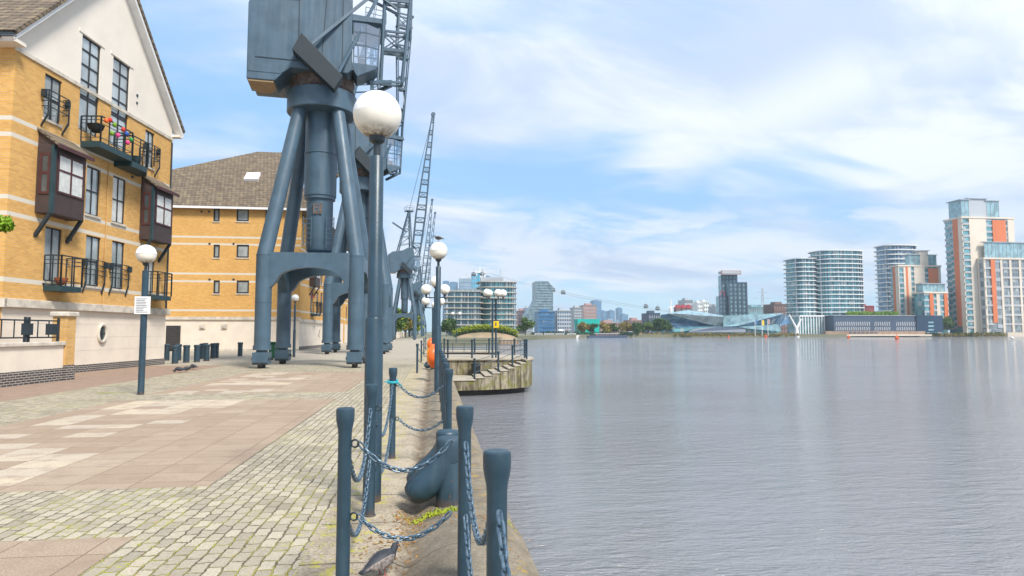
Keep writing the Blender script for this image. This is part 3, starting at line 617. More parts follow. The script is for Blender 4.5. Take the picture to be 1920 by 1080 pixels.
# ================================================================ cranes
def crane(loc,phi,label,det=True,jibx=2.3,jf=2.95,slim=False,wd=1.):
    t=thing('dockside_crane',label,'crane',loc,0,'cranes standing along the quay')
    A=2.0; seg=20 if det else 10
    for sx in (-1,1):
        for sy in (-1,1):
            x,y=sx*A,sy*A; tx,ty=sx*.86,sy*.80
            mb=MB(); mb.loft([((x,y,.82),.345,.345),((x,y,5.0),.345,.345)],seg,axis=(0,0,1)); mb.loft([((x,y,4.98),.344,.344),((tx,ty,12.2),.31,.31)],seg,axis=(0,0,1))
            mb.loft([((x,y,.80),.385,.385),((x,y,1.0),.385,.385)],seg)
            if det:
                for zf in (2.9,5.0): mb.loft([((x,y,zf-.02),.355,.355),((x,y,zf+.02),.355,.355)],seg,axis=(0,0,1))
            mb.build('leg','steel',t,smooth=40)
            b=MB(); b.prism([(-.27,.26),(-.20,.16),(.20,.16),(.27,.26),(.27,.70),(-.27,.70)],-.36,.36,'yz'); b.M=None
            for i,v in enumerate(b.v): b.v[i]=(v[0]*.92+x,v[1]*1.25+y,v[2])
            b.box(x-.2,x+.2,y-.2,y+.2,.70,.81)
            bo=b.build('wheel_bogie','steel',t,bevel=.012)
            for k in (-.2,.2):
                MB().tube((x-.09,y+k,.17),(x+.09,y+k,.17),.17,n=16).build('wheel','black',bo,smooth=40)
            if det:
                mb=MB()
                for k in (-.2,.2): mb.tube((x+.34,y+k,.42),(x+.37,y+k,.42),.07,n=10); mb.tube((x-.37,y+k,.42),(x-.34,y+k,.42),.07,n=10)
                mb.build('axle_cap','darkmetal',bo,smooth=40)
    # arched portal beams
    def arch():
        poly=[(-1.74,5.12),(-1.74,3.5)]; n=16
        for i in range(n+1):
            u_=-1+2*i/n; poly.append((u_*1.48,3.78+.68*math.sqrt(max(0,1-u_**2))))
        poly+= [(1.74,3.5),(1.74,5.12)]
        return poly
    def arch_mesh(T):
        P_=arch(); mb=MB(T); n=len(P_)
        for th in (0,):
            top=5.12
            pts=P_[1:-1]
            for i in range(len(pts)-1):
                (x0,z0),(x1,z1)=pts[i],pts[i+1]
                if abs(x1-x0)<1e-4: continue
                mb.add([(x0,-.2,z0),(x1,-.2,z1),(x1,-.2,top),(x0,-.2,top),(x0,.2,z0),(x1,.2,z1),(x1,.2,top),(x0,.2,top)],[(0,1,2,3),(7,6,5,4),(0,4,5,1),(3,2,6,7)])
            mb.add([(-1.74,-.2,3.5),(-1.74,.2,3.5),(-1.74,.2,top),(-1.74,-.2,top)],[(0,1,2,3)]); mb.add([(1.74,-.2,3.5),(1.74,.2,3.5),(1.74,.2,top),(1.74,-.2,top)],[(0,1,2,3)])
        return mb
    for a in range(4):
        T=Matrix.Rotation(R(90*a),4,'Z')@Matrix.Translation((0,-A,0)); arch_mesh(T).build('portal_arch','steel',t)
    MB().box(-1.2,1.2,-1.2,1.2,5.0,5.10).build('deck_plate','steel',t)
    mb=MB(); mb.bar((-2,-2,4.9),(2,2,4.9),.35,.3); mb.bar((-2,2,4.895),(2,-2,4.895),.35,.3); mb.build('cross_beam','steel',t)
    mb=MB(); mb.lathe([(.35,5.12),(.42,5.3),(.60,5.45),(.62,5.5),(.62,7.9),(.72,7.92),(.72,8.05),(.76,8.08),(.76,12.2)],16 if det else 10)
    col=mb.build('centre_column','steel',t,smooth=25)
    if det:
        mb=MB()
        for z in (10.1,): mb.lathe([(.775,z),(.785,z+.01),(.785,z+.05),(.775,z+.06)],24)
        mb.build('column_band','steel',col)
        for sx in (-.62,.42):
            mb=MB()
            for dx_ in (0,.35): mb.tube((sx+dx_,-.66,5.6),(sx+dx_,-.66,7.0),.02,n=6)
            for k in range(6): mb.tube((sx,-.66,5.75+k*.23),(sx+.35,-.66,5.75+k*.23),.016,n=6)
            mb.build('ladder','steel',col)
        MB().box(-.2,.2,-.665,-.63,7.15,7.65).build('plate','rust',col)
        mb=MB(); mb.bar((-.1,-.672,7.22),(-.1,-.672,7.58),.05,.02,up=(0,1,0)); mb.bar((-.1,-.672,7.56),(.06,-.672,7.56),.05,.02,up=(0,1,0)); mb.bar((.08,-.672,7.56),(.08,-.672,7.42),.05,.02,up=(0,1,0)); mb.bar((-.1,-.672,7.40),(.08,-.672,7.40),.05,.02,up=(0,1,0)); mb.bar((-.03,-.672,7.40),(.1,-.672,7.22),.05,.02,up=(0,1,0)); mb.build('plate_letter','steel',col)
        MB().lathe([(.75,9.0),(.75,9.0)],4) 
    mb=MB(); mb.lathe([(1.2,12.08),(1.58,12.08),(1.62,12.12),(1.62,13.02),(1.58,13.06),(1.3,13.06)],40 if det else 16); mb.build('slewing_ring','steel',t,smooth=35)
    mb=MB(); mb.lathe([(1.48,13.04),(1.48,13.6),(1.52,13.62),(1.52,14.3)],32 if det else 12)
    if det:
        for k in range(72):
            a=2*math.pi*k/72; mb.bar((1.51*math.cos(a),1.51*math.sin(a),13.08),(1.51*math.cos(a),1.51*math.sin(a),13.20),.06)
    mb.build('turntable_drum','rust',t,smooth=35)
    U=Matrix.Rotation(phi,4,'Z')
    side=[(-3.2,13.35),(-3.15,13.30),(-1.75,13.30),(-1.3,13.66),(1.2,13.62),(1.38,13.8),(1.38,17.2),(1.1,17.95),(.2,17.95),(-.9,17.35),(-2.8,17.05),(-3.1,16.8),(-3.2,16.5)]
    house=MB(U).prism(side,-1.75,1.45,'xz').build('machine_house','steel',t,bevel=.10 if det else 0)
    cw=MB(U); 
    cw.prism([(-3.2,13.345),(-3.2,12.98),(-2.0,12.98),(-1.6,13.42)],-1.73,-.1,'xz'); cw.build('counterweight','steel',t,bevel=.03 if det else 0)
    cw=MB(U); cw.prism([(-3.14,-1.68),(-2.05,-1.68),(-2.0,-.9),(-2.25,-.3),(-2.6,-.1),(-3.0,-.3),(-3.16,-.8)],12.90,12.975,'xy'); cw.build('counterweight_base','tanwood',t)
    if det:
        # plating seams and door panel on the near side
        mb=MB(U); y=-1.765
        for p,q in (((-2.85,14.0),(-1.0,14.0)),((-1.0,14.0),(-1.0,16.9)),((-2.8,16.75),(-1.0,16.9)),((.0,13.7),(.25,17.8)),((.95,13.7),(.95,17.6))):
            mb.bar((p[0],y,p[1]),(q[0],y,q[1]),.035,.02,up=(0,1,0))
        mb.build('plating_seam','darkmetal',house)
        mb=MB(U)
        rn=random.Random(5)
        for k in range(26): mb.box(-2.9+k*.19,-2.88+k*.19,-1.768,-1.75,13.86,13.88)
        mb.build('rivet','steel',house)
    # counterbalance beam (long dark box slung diagonally on the near side)
    for sy in ((-1,) if det else (-1,)):
        y0,y1=(-2.35,-1.80)
        MB(U).prism([(-1.22,14.25),(-.84,15.08),(1.0,13.25),(.62,12.58)],y0,y1,'xz').build('counterbalance_beam','beam',t,bevel=.02 if det else 0)
    mb=MB(U); mb.bar((-.4,-2.1,14.7),(2.2,-1.5,17.6),.13); mb.bar((.8,-2.1,13.5),(2.9,-1.0,18.6),.13); mb.build('tie_rod','steel',t)
    # cab
    cx0,cx1,y0,y1=1.42,2.6,-1.7,-.35
    cab=MB(U).prism([(cx0,13.9),(cx0+.2,13.55),(cx1-.15,13.95),(cx1,14.15),(cx0,14.15)],y0,y1,'xz').build('cab','steel',t,bevel=.02 if det else 0)
    MB(U).prism([(cx0-.05,16.2),(cx1+.15,16.2),(cx1+.1,16.42),(cx0-.05,16.5)],y0-.06,y1+.06,'xz').build('cab_roof','steel',cab)
    mb=MB(U); th=.055
    cn=[(cx0+.03,y0+.03),(cx1-.03,y0+.25),(cx1-.03,y1-.03),(cx0+.03,y1-.03),((cx0+cx1)/2,y0+.03)]
    for (x,y) in cn: mb.bar((x,y,14.1),(x+(.12 if x>2.3 else 0),y,16.25),th)
    for z in (14.15,15.05,15.7,16.18):
        o_=.12*(z-14.1)/2.1
        for p,q in ((cn[0],cn[4]),(cn[4],cn[1]),(cn[1],cn[2]),(cn[2],cn[3])): mb.bar((p[0]+(o_ if p[0]>2.3 else 0),p[1],z),(q[0]+(o_ if q[0]>2.3 else 0),q[1],z),th)
    mb.build('cab_frame','steel',cab)
    mb=MB(U)
    for p,q in ((cn[0],cn[4]),(cn[4],cn[1]),(cn[1],cn[2]),(cn[2],cn[3])):
        mb.add([(p[0],p[1],14.15),(q[0],q[1],14.15),(q[0]+(.12 if q[0]>2.3 else 0),q[1],16.2),(p[0]+(.12 if p[0]>2.3 else 0),p[1],16.2)],[(0,1,2,3)])
    mb.build('cab_window','clear',cab)
    MB(U).prism([(cx0+.25,14.1),(cx0+.65,14.1),(cx0+.62,14.6),(cx0+.3,14.6),(cx0+.26,15.2),(cx0+.2,15.2)],-1.25,-.8,'xz').build('driver_seat','darkmetal',cab)
    # gantry frame on the roof
    mb=MB(U)
    for sy in (-1.1,1.1):
        mb.bar((-1.5,sy,17.3),(.6,sy*.45,25.4),.2); mb.bar((1.1,sy,17.9),(.75,sy*.45,25.4),.24)
        for k in range(4):
            u_=.15+.2*k; a=Vector((-1.5,sy,17.3)).lerp(Vector((.6,sy*.45,25.4)),u_); b=Vector((1.1,sy,17.9)).lerp(Vector((.75,sy*.45,25.4)),u_); mb.bar(a,b,.09)
            b2=Vector((1.1,sy,17.9)).lerp(Vector((.75,sy*.45,25.4)),u_+.2); mb.bar(a,b2,.07)
    for z in (25.4,22.5,20): mb.bar((.7,-.9*(1 if z<25 else .6),z),(.7,.9*(1 if z<25 else .6),z),.14)
    mb.box(-.1,1.5,-.8,.8,25.4,25.5)
    for p in ((-.1,-.8),(1.5,-.8),(1.5,.8),(-.1,.8)): mb.bar((p[0],p[1],25.5),(p[0],p[1],26.4),.05)
    for z in (26.0,26.4): mb.bar((-.1,-.8,z),(1.5,-.8,z),.04); mb.bar((-.1,.8,z),(1.5,.8,z),.04)
    mb.bar((-2.6,0,23.0),(.2,0,21.3),.28)
    mb.build('gantry_frame','steel',t)
    # jib
    foot=Vector((jf,0,14.0)); tip=Vector((jf+jibx,0,45.4))
    def sec(u_):
        # half depth (along x), half width (along y)
        L_=[(0,.52,.22),(.12,.62,.24),(.35,.76,.28),(1,.16,.10)] if not slim else [(0,.14,.12),(.22,.24,.2),(.42,.7,.26),(1,.16,.1)]
        for (a,d0,w0),(b,d1,w1) in zip(L_,L_[1:]):
            if u_<=b: k=(u_-a)/(b-a); return wd*(d0+(d1-d0)*k),wd*(w0+(w1-w0)*k)
        return .16,.10
    def C(u_,i,j):
        c=foot.lerp(tip,u_); d0,w0=sec(u_); return Vector((c.x+i*d0,c.y+j*w0,c.z))
    us=[0]; 
    while us[-1]<.985: us.append(us[-1]+ .052 if len(us)%2 else us[-1]+.03)
    us[-1]=1.
    mb=MB(U); cr=.085 if not slim else .055; cb=.13 if wd==1 else .20
    for i in (-1,1):
        for j in (-1,1):
            for a,b in ((0,.12),(.12,.35),(.35,1)):
                if det and a<.35: mb.tube(C(a,i,j),C(b,i,j),cr,cr*.95,10)
                else: mb.bar(C(a,i,j),C(b,i,j),cb if a<.35 else cb*.85)
    for k,u_ in enumerate(us):
        for j in (-1,1): mb.bar(C(u_,-1,j),C(u_,1,j),.10,.16 if k%2 else .10)
        for i in (-1,1): mb.bar(C(u_,i,-1),C(u_,i,1),.08)
        if k+1<len(us) and us[k+1]-u_<.04:
            v_=us[k+1]
            for j in (-1,1): mb.bar(C(u_,-1,j),C(v_,1,j),.055); mb.bar(C(u_,1,j),C(v_,-1,j),.055)
        elif k+1<len(us) and k%4==0:
            v_=us[k+1]; mb.bar(C(u_,1,-1),C(v_,1,1),.05)
    mb.bar(C(0,0,-1),(2.2,-.9,13.6),.16); mb.bar(C(0,0,1),(2.2,.9,13.6),.16)
    mb.bar(C(0,-1,-1),(2.1,-.5,13.7),.1); 
    mb.build('jib','steel',t)
    mb=MB(U); mb.tube(tip+Vector((0,-.25,.25)),tip+Vector((0,.25,.25)),.42,n=16); mb.build('jib_sheave','steel',t,smooth=40)
    mb=MB(U); 
    for j in (-.3,.3): mb.tube(tip+Vector((-.1,j*.5,0)),(.7,j,25.6),.025,n=5)
    mb.bar(C(.12,0,-1),(.9,-.8,19.2),.12); mb.bar(C(.12,0,1),(.9,.8,19.2),.12)
    mb.build('luffing_rope','steel',t)
    if det:
        mb=MB(U); mb.box(1.4,3.0,.4,1.7,16.7,17.5); mb.build('jib_platform','steel',t,bevel=.02)
    return t
crane((-5.45,31.4,0),R(7),'nearest large blue grey dock crane with its slung counterbalance beam',True,1.9,3.3)
crane((-5.50,49.2,0),R(22),'second crane directly behind the nearest one, cab showing past the lamp',True,.9,2.9,True)
crane((-5.55,127,0),R(14),'third crane whose whole tall lattice jib shows against the sky',False,3.6,1.8,False,1.25)
crane((-5.6,212,0),R(16),'fourth smaller crane beyond the one with the whole jib',False,3.2,2.0)
crane((-5.4,236,0),R(12),'farthest crane, its thin jib tip rightmost in the row',False,3.8,2.2)
crane((-5.6,330,0),R(12),'tiny crane at the very end of the quay row',False,1.2)
# ================================================================ brick flats
def wall_cells(x0,x1,z0,z1,holes,depth=.14):
    """front wall with real openings and reveals; local: x along facade, outward is -y"""
    xs=sorted({x0,x1,*[h[0] for h in holes],*[h[1] for h in holes]}); zs=sorted({z0,z1,*[h[2] for h in holes],*[h[3] for h in holes]})
    xs=[v for v in xs if x0<=v<=x1]; zs=[v for v in zs if z0<=v<=z1]
    mb=MB()
    for a,b in zip(xs,xs[1:]):
        for c,d_ in zip(zs,zs[1:]):
            mx,mz=(a+b)/2,(c+d_)/2
            if any(h[0]<mx<h[1] and h[2]<mz<h[3] for h in holes): continue
            mb.add([(a,0,c),(b,0,c),(b,0,d_),(a,0,d_)],[(0,1,2,3)])
    for h in holes:
        a,b,c,d_=h[:4]; c=max(c,z0); d_=min(d_,z1)
        mb.add([(a,0,c),(b,0,c),(b,depth,c),(a,depth,c)],[(0,1,2,3)]) if h[2]>=z0 else None
        if h[3]<=z1: mb.add([(a,0,d_),(b,0,d_),(b,depth,d_),(a,depth,d_)],[(3,2,1,0)])
        mb.add([(a,0,c),(a,depth,c),(a,depth,d_),(a,0,d_)],[(0,1,2,3)]); mb.add([(b,0,c),(b,depth,c),(b,depth,d_),(b,0,d_)],[(3,2,1,0)])
    return mb
def window(t,x0,x1,z0,z1,nx,nz,fm='frame',gm='glass',T=None,y=.09,zsplit=None,fw=.055,sill=True,nm='window'):
    mb=MB(T); zs=zsplit or [z0+(z1-z0)*k/nz for k in range(nz+1)]
    for k in range(nx+1):
        x=x0+(x1-x0)*k/nx; w_=fw if k in (0,nx) else fw*.8
        xx=x+(fw/2 if k==0 else -fw/2 if k==nx else 0); mb.box(xx-w_/2,xx+w_/2,y-.035,y+.03,z0+.001,z1-.001)
    for i,z in enumerate(zs):
        zz=z+(fw/2 if i==0 else -fw/2 if i==len(zs)-1 else 0); mb.box(x0+.002,x1-.002,y-.033,y+.028,zz-fw/2,zz+fw/2)
    o=mb.build(nm,fm,t)
    MB(T).add([(x0,y,z0),(x1,y,z0),(x1,y,z1),(x0,y,z1)],[(0,1,2,3)]).build('pane',gm,o)
    if sill: MB(T).box(x0-.06,x1+.06,-.06,y-.04,z0-.09,z0-.005).build('sill','stone',o)
    return o
def juliet(t,x0,x1,z0,h=1.0,d_=.24):
    mb=MB()
    for z in (z0+h,z0+h*.8,z0+h*.6,z0+.4*h): 
        mb.bar((x0,-d_,z),(x1,-d_,z),.03); mb.bar((x0,0,z),(x0,-d_,z),.03); mb.bar((x1,0,z),(x1,-d_,z),.03)
    for x in (x0,(x0+x1)/2,x1): mb.bar((x,-d_,z0+.02),(x,-d_,z0+h),.04)
    mb.bar((x0,-.0,z0-.35),(x0,-d_,z0+.1),.05); mb.bar((x1,-.0,z0-.35),(x1,-d_,z0+.1),.05)
    mb.box(x0-.14,x0-.02,-.2,-.05,z0+h-.28,z0+h-.02); mb.box(x1+.02,x1+.14,-.2,-.05,z0+h-.28,z0+h-.02)
    mb.build('guard_rail','darkmetal',t)
def balcony(t,x0,x1,z0,d_=1.05,h=1.15,poly=None,slab=.28):
    poly=poly or [(x0,0),(x0,-d_),(x1,-d_),(x1,0)]
    o=MB().prism(poly,z0,z0+slab,'xy').build('balcony','teal',t)
    zt=z0+slab; mb=MB()
    for p,q in zip(poly,poly[1:]):
        p=Vector((*p,0)); q=Vector((*q,0)); L=(q-p).length; n=max(2,int(round(L/.55)))
        for k in range(n+1):
            c=p.lerp(q,k/n); mb.bar((c.x,c.y,zt),(c.x,c.y,zt+h),.05 if k in (0,n) else .035)
        for z in (h,h*.86,h*.15,h*.72): mb.bar((p.x,p.y,zt+z),(q.x,q.y,zt+z),.045 if z==h else .022)
    mb.build('railing','darkmetal',o)
    return o
def bay(t,x0,x1,z0,z1,d_=1.15):
    poly=[(x0,0),(x0,-d_),(x1,-d_),(x1,0)]
    b=MB().prism(poly,z0,z1,'xy').build('bay_window','brown',t,bevel=.015)
    # lean-to roof
    rp=[(0,z1+.62),(-d_-.2,z1+.04),(-d_-.2,z1-.05),(0,z1+.53)]
    MB().prism([(0,z1+.525),(-d_-.1,z1-.01),(0,z1-.01)],x0+.02,x1-.02,'yz').build('bay_cheek','brown',b)
    MB().prism([(p[0],p[1]) for p in rp],x0-.08,x1+.12,'yz').build('bay_roof','tiles',b)
    MB().box(x0-.09,x1+.13,-d_-.24,-d_-.20,z1-.12,z1+.02).build('fascia','maroon',b)
    # front window
    T=Matrix.Translation((0,-d_-.005,0))
    zz=z0+.82
    for nm_,gx0,gx1,nx_ in (('front',x0+.26,x1-.16,2),):
        mb=MB(T); y=-.03
        for k in range(nx_+1):
            x=gx0+(gx1-gx0)*k/nx_; mb.box(x-.04,x+.04,y,.0,zz,z1-.28)
        for z in (zz,z0+1.62,z1-.28): mb.box(gx0-.04,gx1+.04,y-.002,.0,z-.035,z+.035)
        f=mb.build('bay_frame','maroon',b)
        MB(T).box(gx0,gx1,-.012,-.006,zz,z1-.28).build('bay_pane','curtain',b)
    # side window facing the camera
    mb=MB(); ya,yb=-d_*.78,-d_*.28; xo=x0-.03
    for y in (ya,yb): mb.box(xo,x0,y-.045,y+.045,zz-.1,z1-.35)
    for z in (zz-.1,(zz+z1)/2-.2,z1-.35): mb.box(xo-.002,x0,ya-.045,yb+.045,z-.045,z+.045)
    mb.build('bay_frame','maroon',b)
    MB().box(x0-.012,x0-.006,ya,yb,zz-.1,z1-.35).build('bay_pane','glassdark',b)
    MB().box(x0-.02,x0+.12,-d_-.02,-d_+.08,z0-.01,z1-.02).build('corner_post','teal',b)
    for xb in (x0+.06,x1-.06): MB().bar((xb,-.0,z0-.85),(xb,-d_+.05,z0+.02),.11).build('bay_brace','darkmetal',b)
    return b
def flats_facade(t,brick,x0,gable=True,full=True):
    """dock facing facade, x from x0 to 0"""
    W_=[(-9.0,-8.1,9.35,11.02,2,2),(-2.4,-1.62,9.35,11.05,2,2),(-6.45,-5.55,6.32,8.28,2,2),(-4.7,-3.75,6.3,8.3,2,2),
        (-8.6,-7.7,3.45,5.45,2,1),(-6.3,-5.35,3.45,5.48,2,2),(-4.58,-3.65,3.45,5.5,2,2),(-1.98,-1.15,3.45,5.5,2,1)]
    G_=[(-7.08,-5.88,9.55,13.4),(-5.05,-3.8,9.55,13.4)] if gable else [(-7.0,-5.9,9.4,11.05),(-4.9,-3.85,9.4,11.05)]
    holes=[w_[:4] for w_ in W_]+[tuple(g) for g in G_]
    wall_cells(x0,0,2.72,11.2,holes).build('wall',brick,t,recalc=False)
    for w_ in W_:
        window(t,*w_[:4],w_[4],w_[5],gm='glass' if random.random()<.6 else 'curtain')
    for g in G_:
        if gable: window(t,*g,2,6,zsplit=[9.55,10.9,11.0,11.62,12.25,12.85,13.4],sill=False,fw=.06)
        else: window(t,*g,2,2)
    MB().box(x0-.04,.04,-.05,.0,11.2,11.34).build('string_course','stone',t)
    MB().box(x0-.10,.14,-.16,.0,2.42,2.72).build('cornice','stone',t,bevel=.02)
    # ground storey
    wall_cells(x0,0,.3,2.42,[]).build('ground_storey','cream',t,recalc=False)
    mb=MB()
    for z in (.85,1.38,1.9): mb.box(x0,0,-.004,.0,z,z+.012)
    mb.build('render_joint','stone',t)
    MB().box(x0-.02,.02,-.03,.0,0,.3).build('plinth','plinth',t)
    mb=MB(Matrix.Translation((-5.06,-.03,1.53))@Matrix.Rotation(R(90),4,'X')@Matrix.Diagonal((.72,1.,1,1)))
    mb.torus(.36,.07,n=28); o=mb.build('oval_window','stone',t,smooth=50)
    mb=MB(Matrix.Translation((-5.06,-.012,1.53))@Matrix.Rotation(R(90),4,'X')@Matrix.Diagonal((.72,1.,1,1))); mb.lathe([(.33,0),(.33,.01)],28); mb.build('oval_pane','glassdark',o)
    mb=MB(); mb.bar((-5.06,-.03,1.2),(-5.06,-.03,1.86),.03); mb.bar((-5.3,-.03,1.53),(-4.82,-.03,1.53),.03); mb.build('oval_frame','darkmetal',o)
    mb=MB(); mb.tube((-2.08,-.12,1.42),(-2.08,-.12,1.85),.1,n=10); mb.bar((-2.08,0,1.62),(-2.08,-.12,1.62),.08); mb.build('wall_light','darkmetal',t,smooth=40)
    for xd in (-5.12,-.06): MB().tube((xd,-.045,2.73),(xd,-.045,8.6 if xd<-1 else 11.1),.022 if xd<-1 else .04,n=8).build('downpipe','brickp' if xd<-1 else 'darkmetal',t)
    for xv,zv in ((-7.3,5.1),(-3.4,8.5),(-6.9,2.0)): MB().box(xv,xv+.16,-.015,.0,zv,zv+.11).build('air_vent','frame',t)
    juliet(t,-9.1,-8.0,9.35); juliet(t,-2.5,-1.52,9.35); juliet(t,-6.4,-5.2,3.5,1.0,.13); juliet(t,-4.68,-3.5,3.5,1.0,.13)
    bay(t,-9.2,-7.4,5.83,8.3,.58); bay(t,-2.6,-.8,5.83,8.3,.58)
    balcony(t,-8.58,-7.4,3.08,.62,1.1,slab=.2); balcony(t,-2.03,-.75,3.1,.62,1.1,slab=.2)
    if gable:
        balcony(t,-6.92,-4.75,8.88,.78,1.0,slab=.24); balcony(t,-4.72,-2.9,8.68,.8,1.1,[(-4.72,0),(-4.72,-.78),(-3.55,-.78),(-2.85,-.35),(-2.85,0)],slab=.24)
A6=math.atan2(.99456,.10419)
b1=thing('apartment_block','near yellow brick flats with tall cream gable and brown bay windows','building',(-13.15,33.59,0),A6)
flats_facade(b1,'brick1',-10.45)
X0=-10.45
# gable
gw=[(-7.08,-5.88,9.0,13.4),(-5.05,-3.8,9.0,13.4)]
g=wall_cells(-8.3,-2.3,11.34,13.6,gw)
g.add([(X0,0,11.34),(-8.3,0,11.34),(-8.3,0,14.2),(X0,0,12.0)],[(0,1,2,3)]); g.add([(-2.3,0,11.34),(0,0,11.34),(0,0,12.0),(-2.3,0,14.3)],[(0,1,2,3)])
g.add([(-8.3,0,13.6),(-2.3,0,13.6),(-2.3,0,14.3),(-5.2,0,17.3),(-8.3,0,14.2)],[(0,1,2,3,4)])
g.build('gable','creamgable',b1,recalc=False)
mb=MB(); mb.box(-7.3,-5.7,-.03,-.0,13.42,13.54); mb.box(-5.25,-3.6,-.03,0,13.42,13.54); mb.build('lintel','creamgable',b1)
mb=MB(); mb.tube((-3.2,-.03,12.35),(-3.2,.01,12.35),.07,n=8); mb.tube((-3.2,-.03,12.0),(-3.2,.01,12.0),.06,n=8); mb.build('vent_pipe','darkmetal',b1)
DEP=24.
# camera-facing wall
sw=MB(); sw.add([(X0,0,2.72),(X0,DEP,2.72),(X0,DEP,12),(X0,0,12)],[(0,1,2,3)]); sw.build('side_wall','brick1',b1,recalc=False)
MB().add([(X0,0,.3),(X0,DEP,.3),(X0,DEP,2.42),(X0,0,2.42)],[(0,1,2,3)]).build('side_ground_storey','brickp',b1,recalc=False)
MB().box(X0-.12,X0-.0,-.16,DEP,2.42,2.72).build('side_cornice','stone',b1)
mb=MB(); mb.add([(0,0,0),(0,DEP,0),(0,DEP,12),(0,0,12)],[(0,1,2,3)]); mb.add([(X0,DEP,0),(0,DEP,0),(0,DEP,12),(-5.2,DEP,17.3),(X0,DEP,12)],[(0,1,2,3,4)]); mb.build('rear_wall','brickp',b1,recalc=False)
# roof slopes with overhang
def slope(t,p0,p1,q1,q0,th,name,m):
    a=[Vector(v) for v in (p0,p1,q1,q0)]; n=(a[1]-a[0]).cross(a[3]-a[0]).normalized()
    if n.z<0: n=-n
    MB().add([v[:] for v in a]+[(v+n*th)[:] for v in a],[(0,1,2,3),(7,6,5,4),(0,4,5,1),(1,5,6,2),(2,6,7,3),(3,7,4,0)]).build(name,m,t)
ap=17.45; ov=.35
slope(b1,(X0-.5,-ov-.06,11.55),(-5.2,-ov-.06,ap),(-5.2,DEP,ap),(X0-.5,DEP,11.55),.14,'roof','tiles'); slope(b1,(.40,-ov-.06,11.72),(-5.2,-ov-.06,ap),(-5.2,DEP,ap),(.40,DEP,11.72),.14,'roof','tiles')
slope(b1,(X0-.5,-ov-.0,11.34),(-5.2,-ov-.0,ap-.2),(-5.2,.05,ap-.2),(X0-.5,.05,11.34),.17,'bargeboard','white'); slope(b1,(.38,-ov-.0,11.50),(-5.2,-ov-.0,ap-.2),(-5.2,.05,ap-.2),(.38,.05,11.50),.17,'bargeboard','white')
MB().box(X0-.62,X0-.45,-ov,DEP,11.42,11.56).build('gutter','darkmetal',b1); MB().box(X0-.5,X0-.0,-ov,DEP,11.3,11.42).build('soffit','creamgable',b1)
MB().box(.0,.36,-ov,DEP,11.42,11.52).build('soffit','creamgable',b1)
def loc1(x,y,z): return b1.matrix_basis@Vector((x,y,z)) if False else Vector((b1.location.x+x*math.cos(A6)-y*math.sin(A6), b1.location.y+x*math.sin(A6)+y*math.cos(A6), z))
# things on balconies
def bowl(p,label,m='brown',r=.33,h=.3): return tag(MB().lathe([(.02,0),(r*.5,.03),(r*.85,h*.5),(r,h),(r*1.05,h+.02),(r*.9,h+.02)],16).build('plant_pot',m,smooth=40),label,'pot',loc=p)
bowl(loc1(-6.72,-.45,9.5),'dark hanging bowl planter inside the upper left balcony','black',.3,.3); bowl(loc1(-3.9,-.5,8.95),'navy pot on the small upper right balcony','teal',.2,.35); bowl(loc1(-8.2,-.38,3.3),'terracotta pot on the lower left balcony','pot',.22,.26)
cols=[('orange','orange'),('red','orange'),('lime','leafb'),('green','leafb'),('pink','petal'),('scarlet','orange'),('blue','signblue'),('emerald','leafgreen'),('rose','petal')]
M['signblue']=mat('blue_paper',(.02,.10,.45),.6); M['leafgreen']=mat('green_paper',(.02,.28,.06),.6); M['bingreen']=mat('bin_green',(.01,.10,.04),.5); M['redp']=mat('red_paper',(.6,.03,.02),.6)
for i,((cn_,cm),x,z) in enumerate(zip(cols,(-6.75,-6.5,-6.2,-6.35,-5.95,-5.6,-5.35,-5.0,-5.25),(10.15,10.25,10.15,9.75,9.8,10.15,10.05,9.9,9.7))):
    if i in (1,5): cm='redp'
    tag(MB().sph((0,0,0),.085,12,m=8,sc=(1,1,1.2)).build('paper_lantern',cm,smooth=60),cn_+' paper lantern on the string along the upper balcony','lantern','paper lanterns on the balcony',loc=loc1(x,-.87,z-.15))
# garden wall in front
gwx,gwy=-12.02,23.1
t=thing('garden_wall','low cream garden wall with stone coping on a dark brick base','wall',(gwx,gwy,0),A6+R(1.0))
MB().box(-9,-.32,0,.25,.42,1.15).build('wall_panel','cream',t); MB().box(-9,-.32,-.03,.28,0,.42).build('wall_base','plinth',t); MB().box(-9,-.30,-.07,.32,1.153,1.28).build('coping','stone',t,bevel=.02)
t=thing('gate_pillar','yellow brick pillar with a pale cap at the end of the garden wall','pillar',(gwx,gwy,0),A6+R(1.0))
MB().box(-.31,.14,-.07,.40,.5,2.1).build('shaft','brickp',t); MB().box(-.33,.16,-.09,.42,0,.497).build('base','plinth',t); MB().box(-.38,.21,-.14,.47,2.103,2.26).build('cap','stone',t,bevel=.03)
t=thing('wall_railing','black iron railing on top of the garden wall','railing',(gwx,gwy,0),A6+R(1.0))
for x in (-.45,-1.8,-1.95,-3.6,-3.75,-5.4,-7): MB().bar((x,.12,1.28),(x,.12,2.05),.06).build('post','darkmetal',t)
for z in (1.42,1.95): MB().bar((-8,.12,z),(-.4,.12,z),.045).build('rail','darkmetal',t)
mb=MB()
for k in range(14): mb.bar((-.9-k*.5,.12,1.42),(-.9-k*.5,.12,1.95),.025)
mb.build('baluster','darkmetal',t)
for a_ in (-2.0,-.93): MB().box(a_,a_+.2,-.02,.20,1.5,1.85).build('planter_box','darkmetal',t)
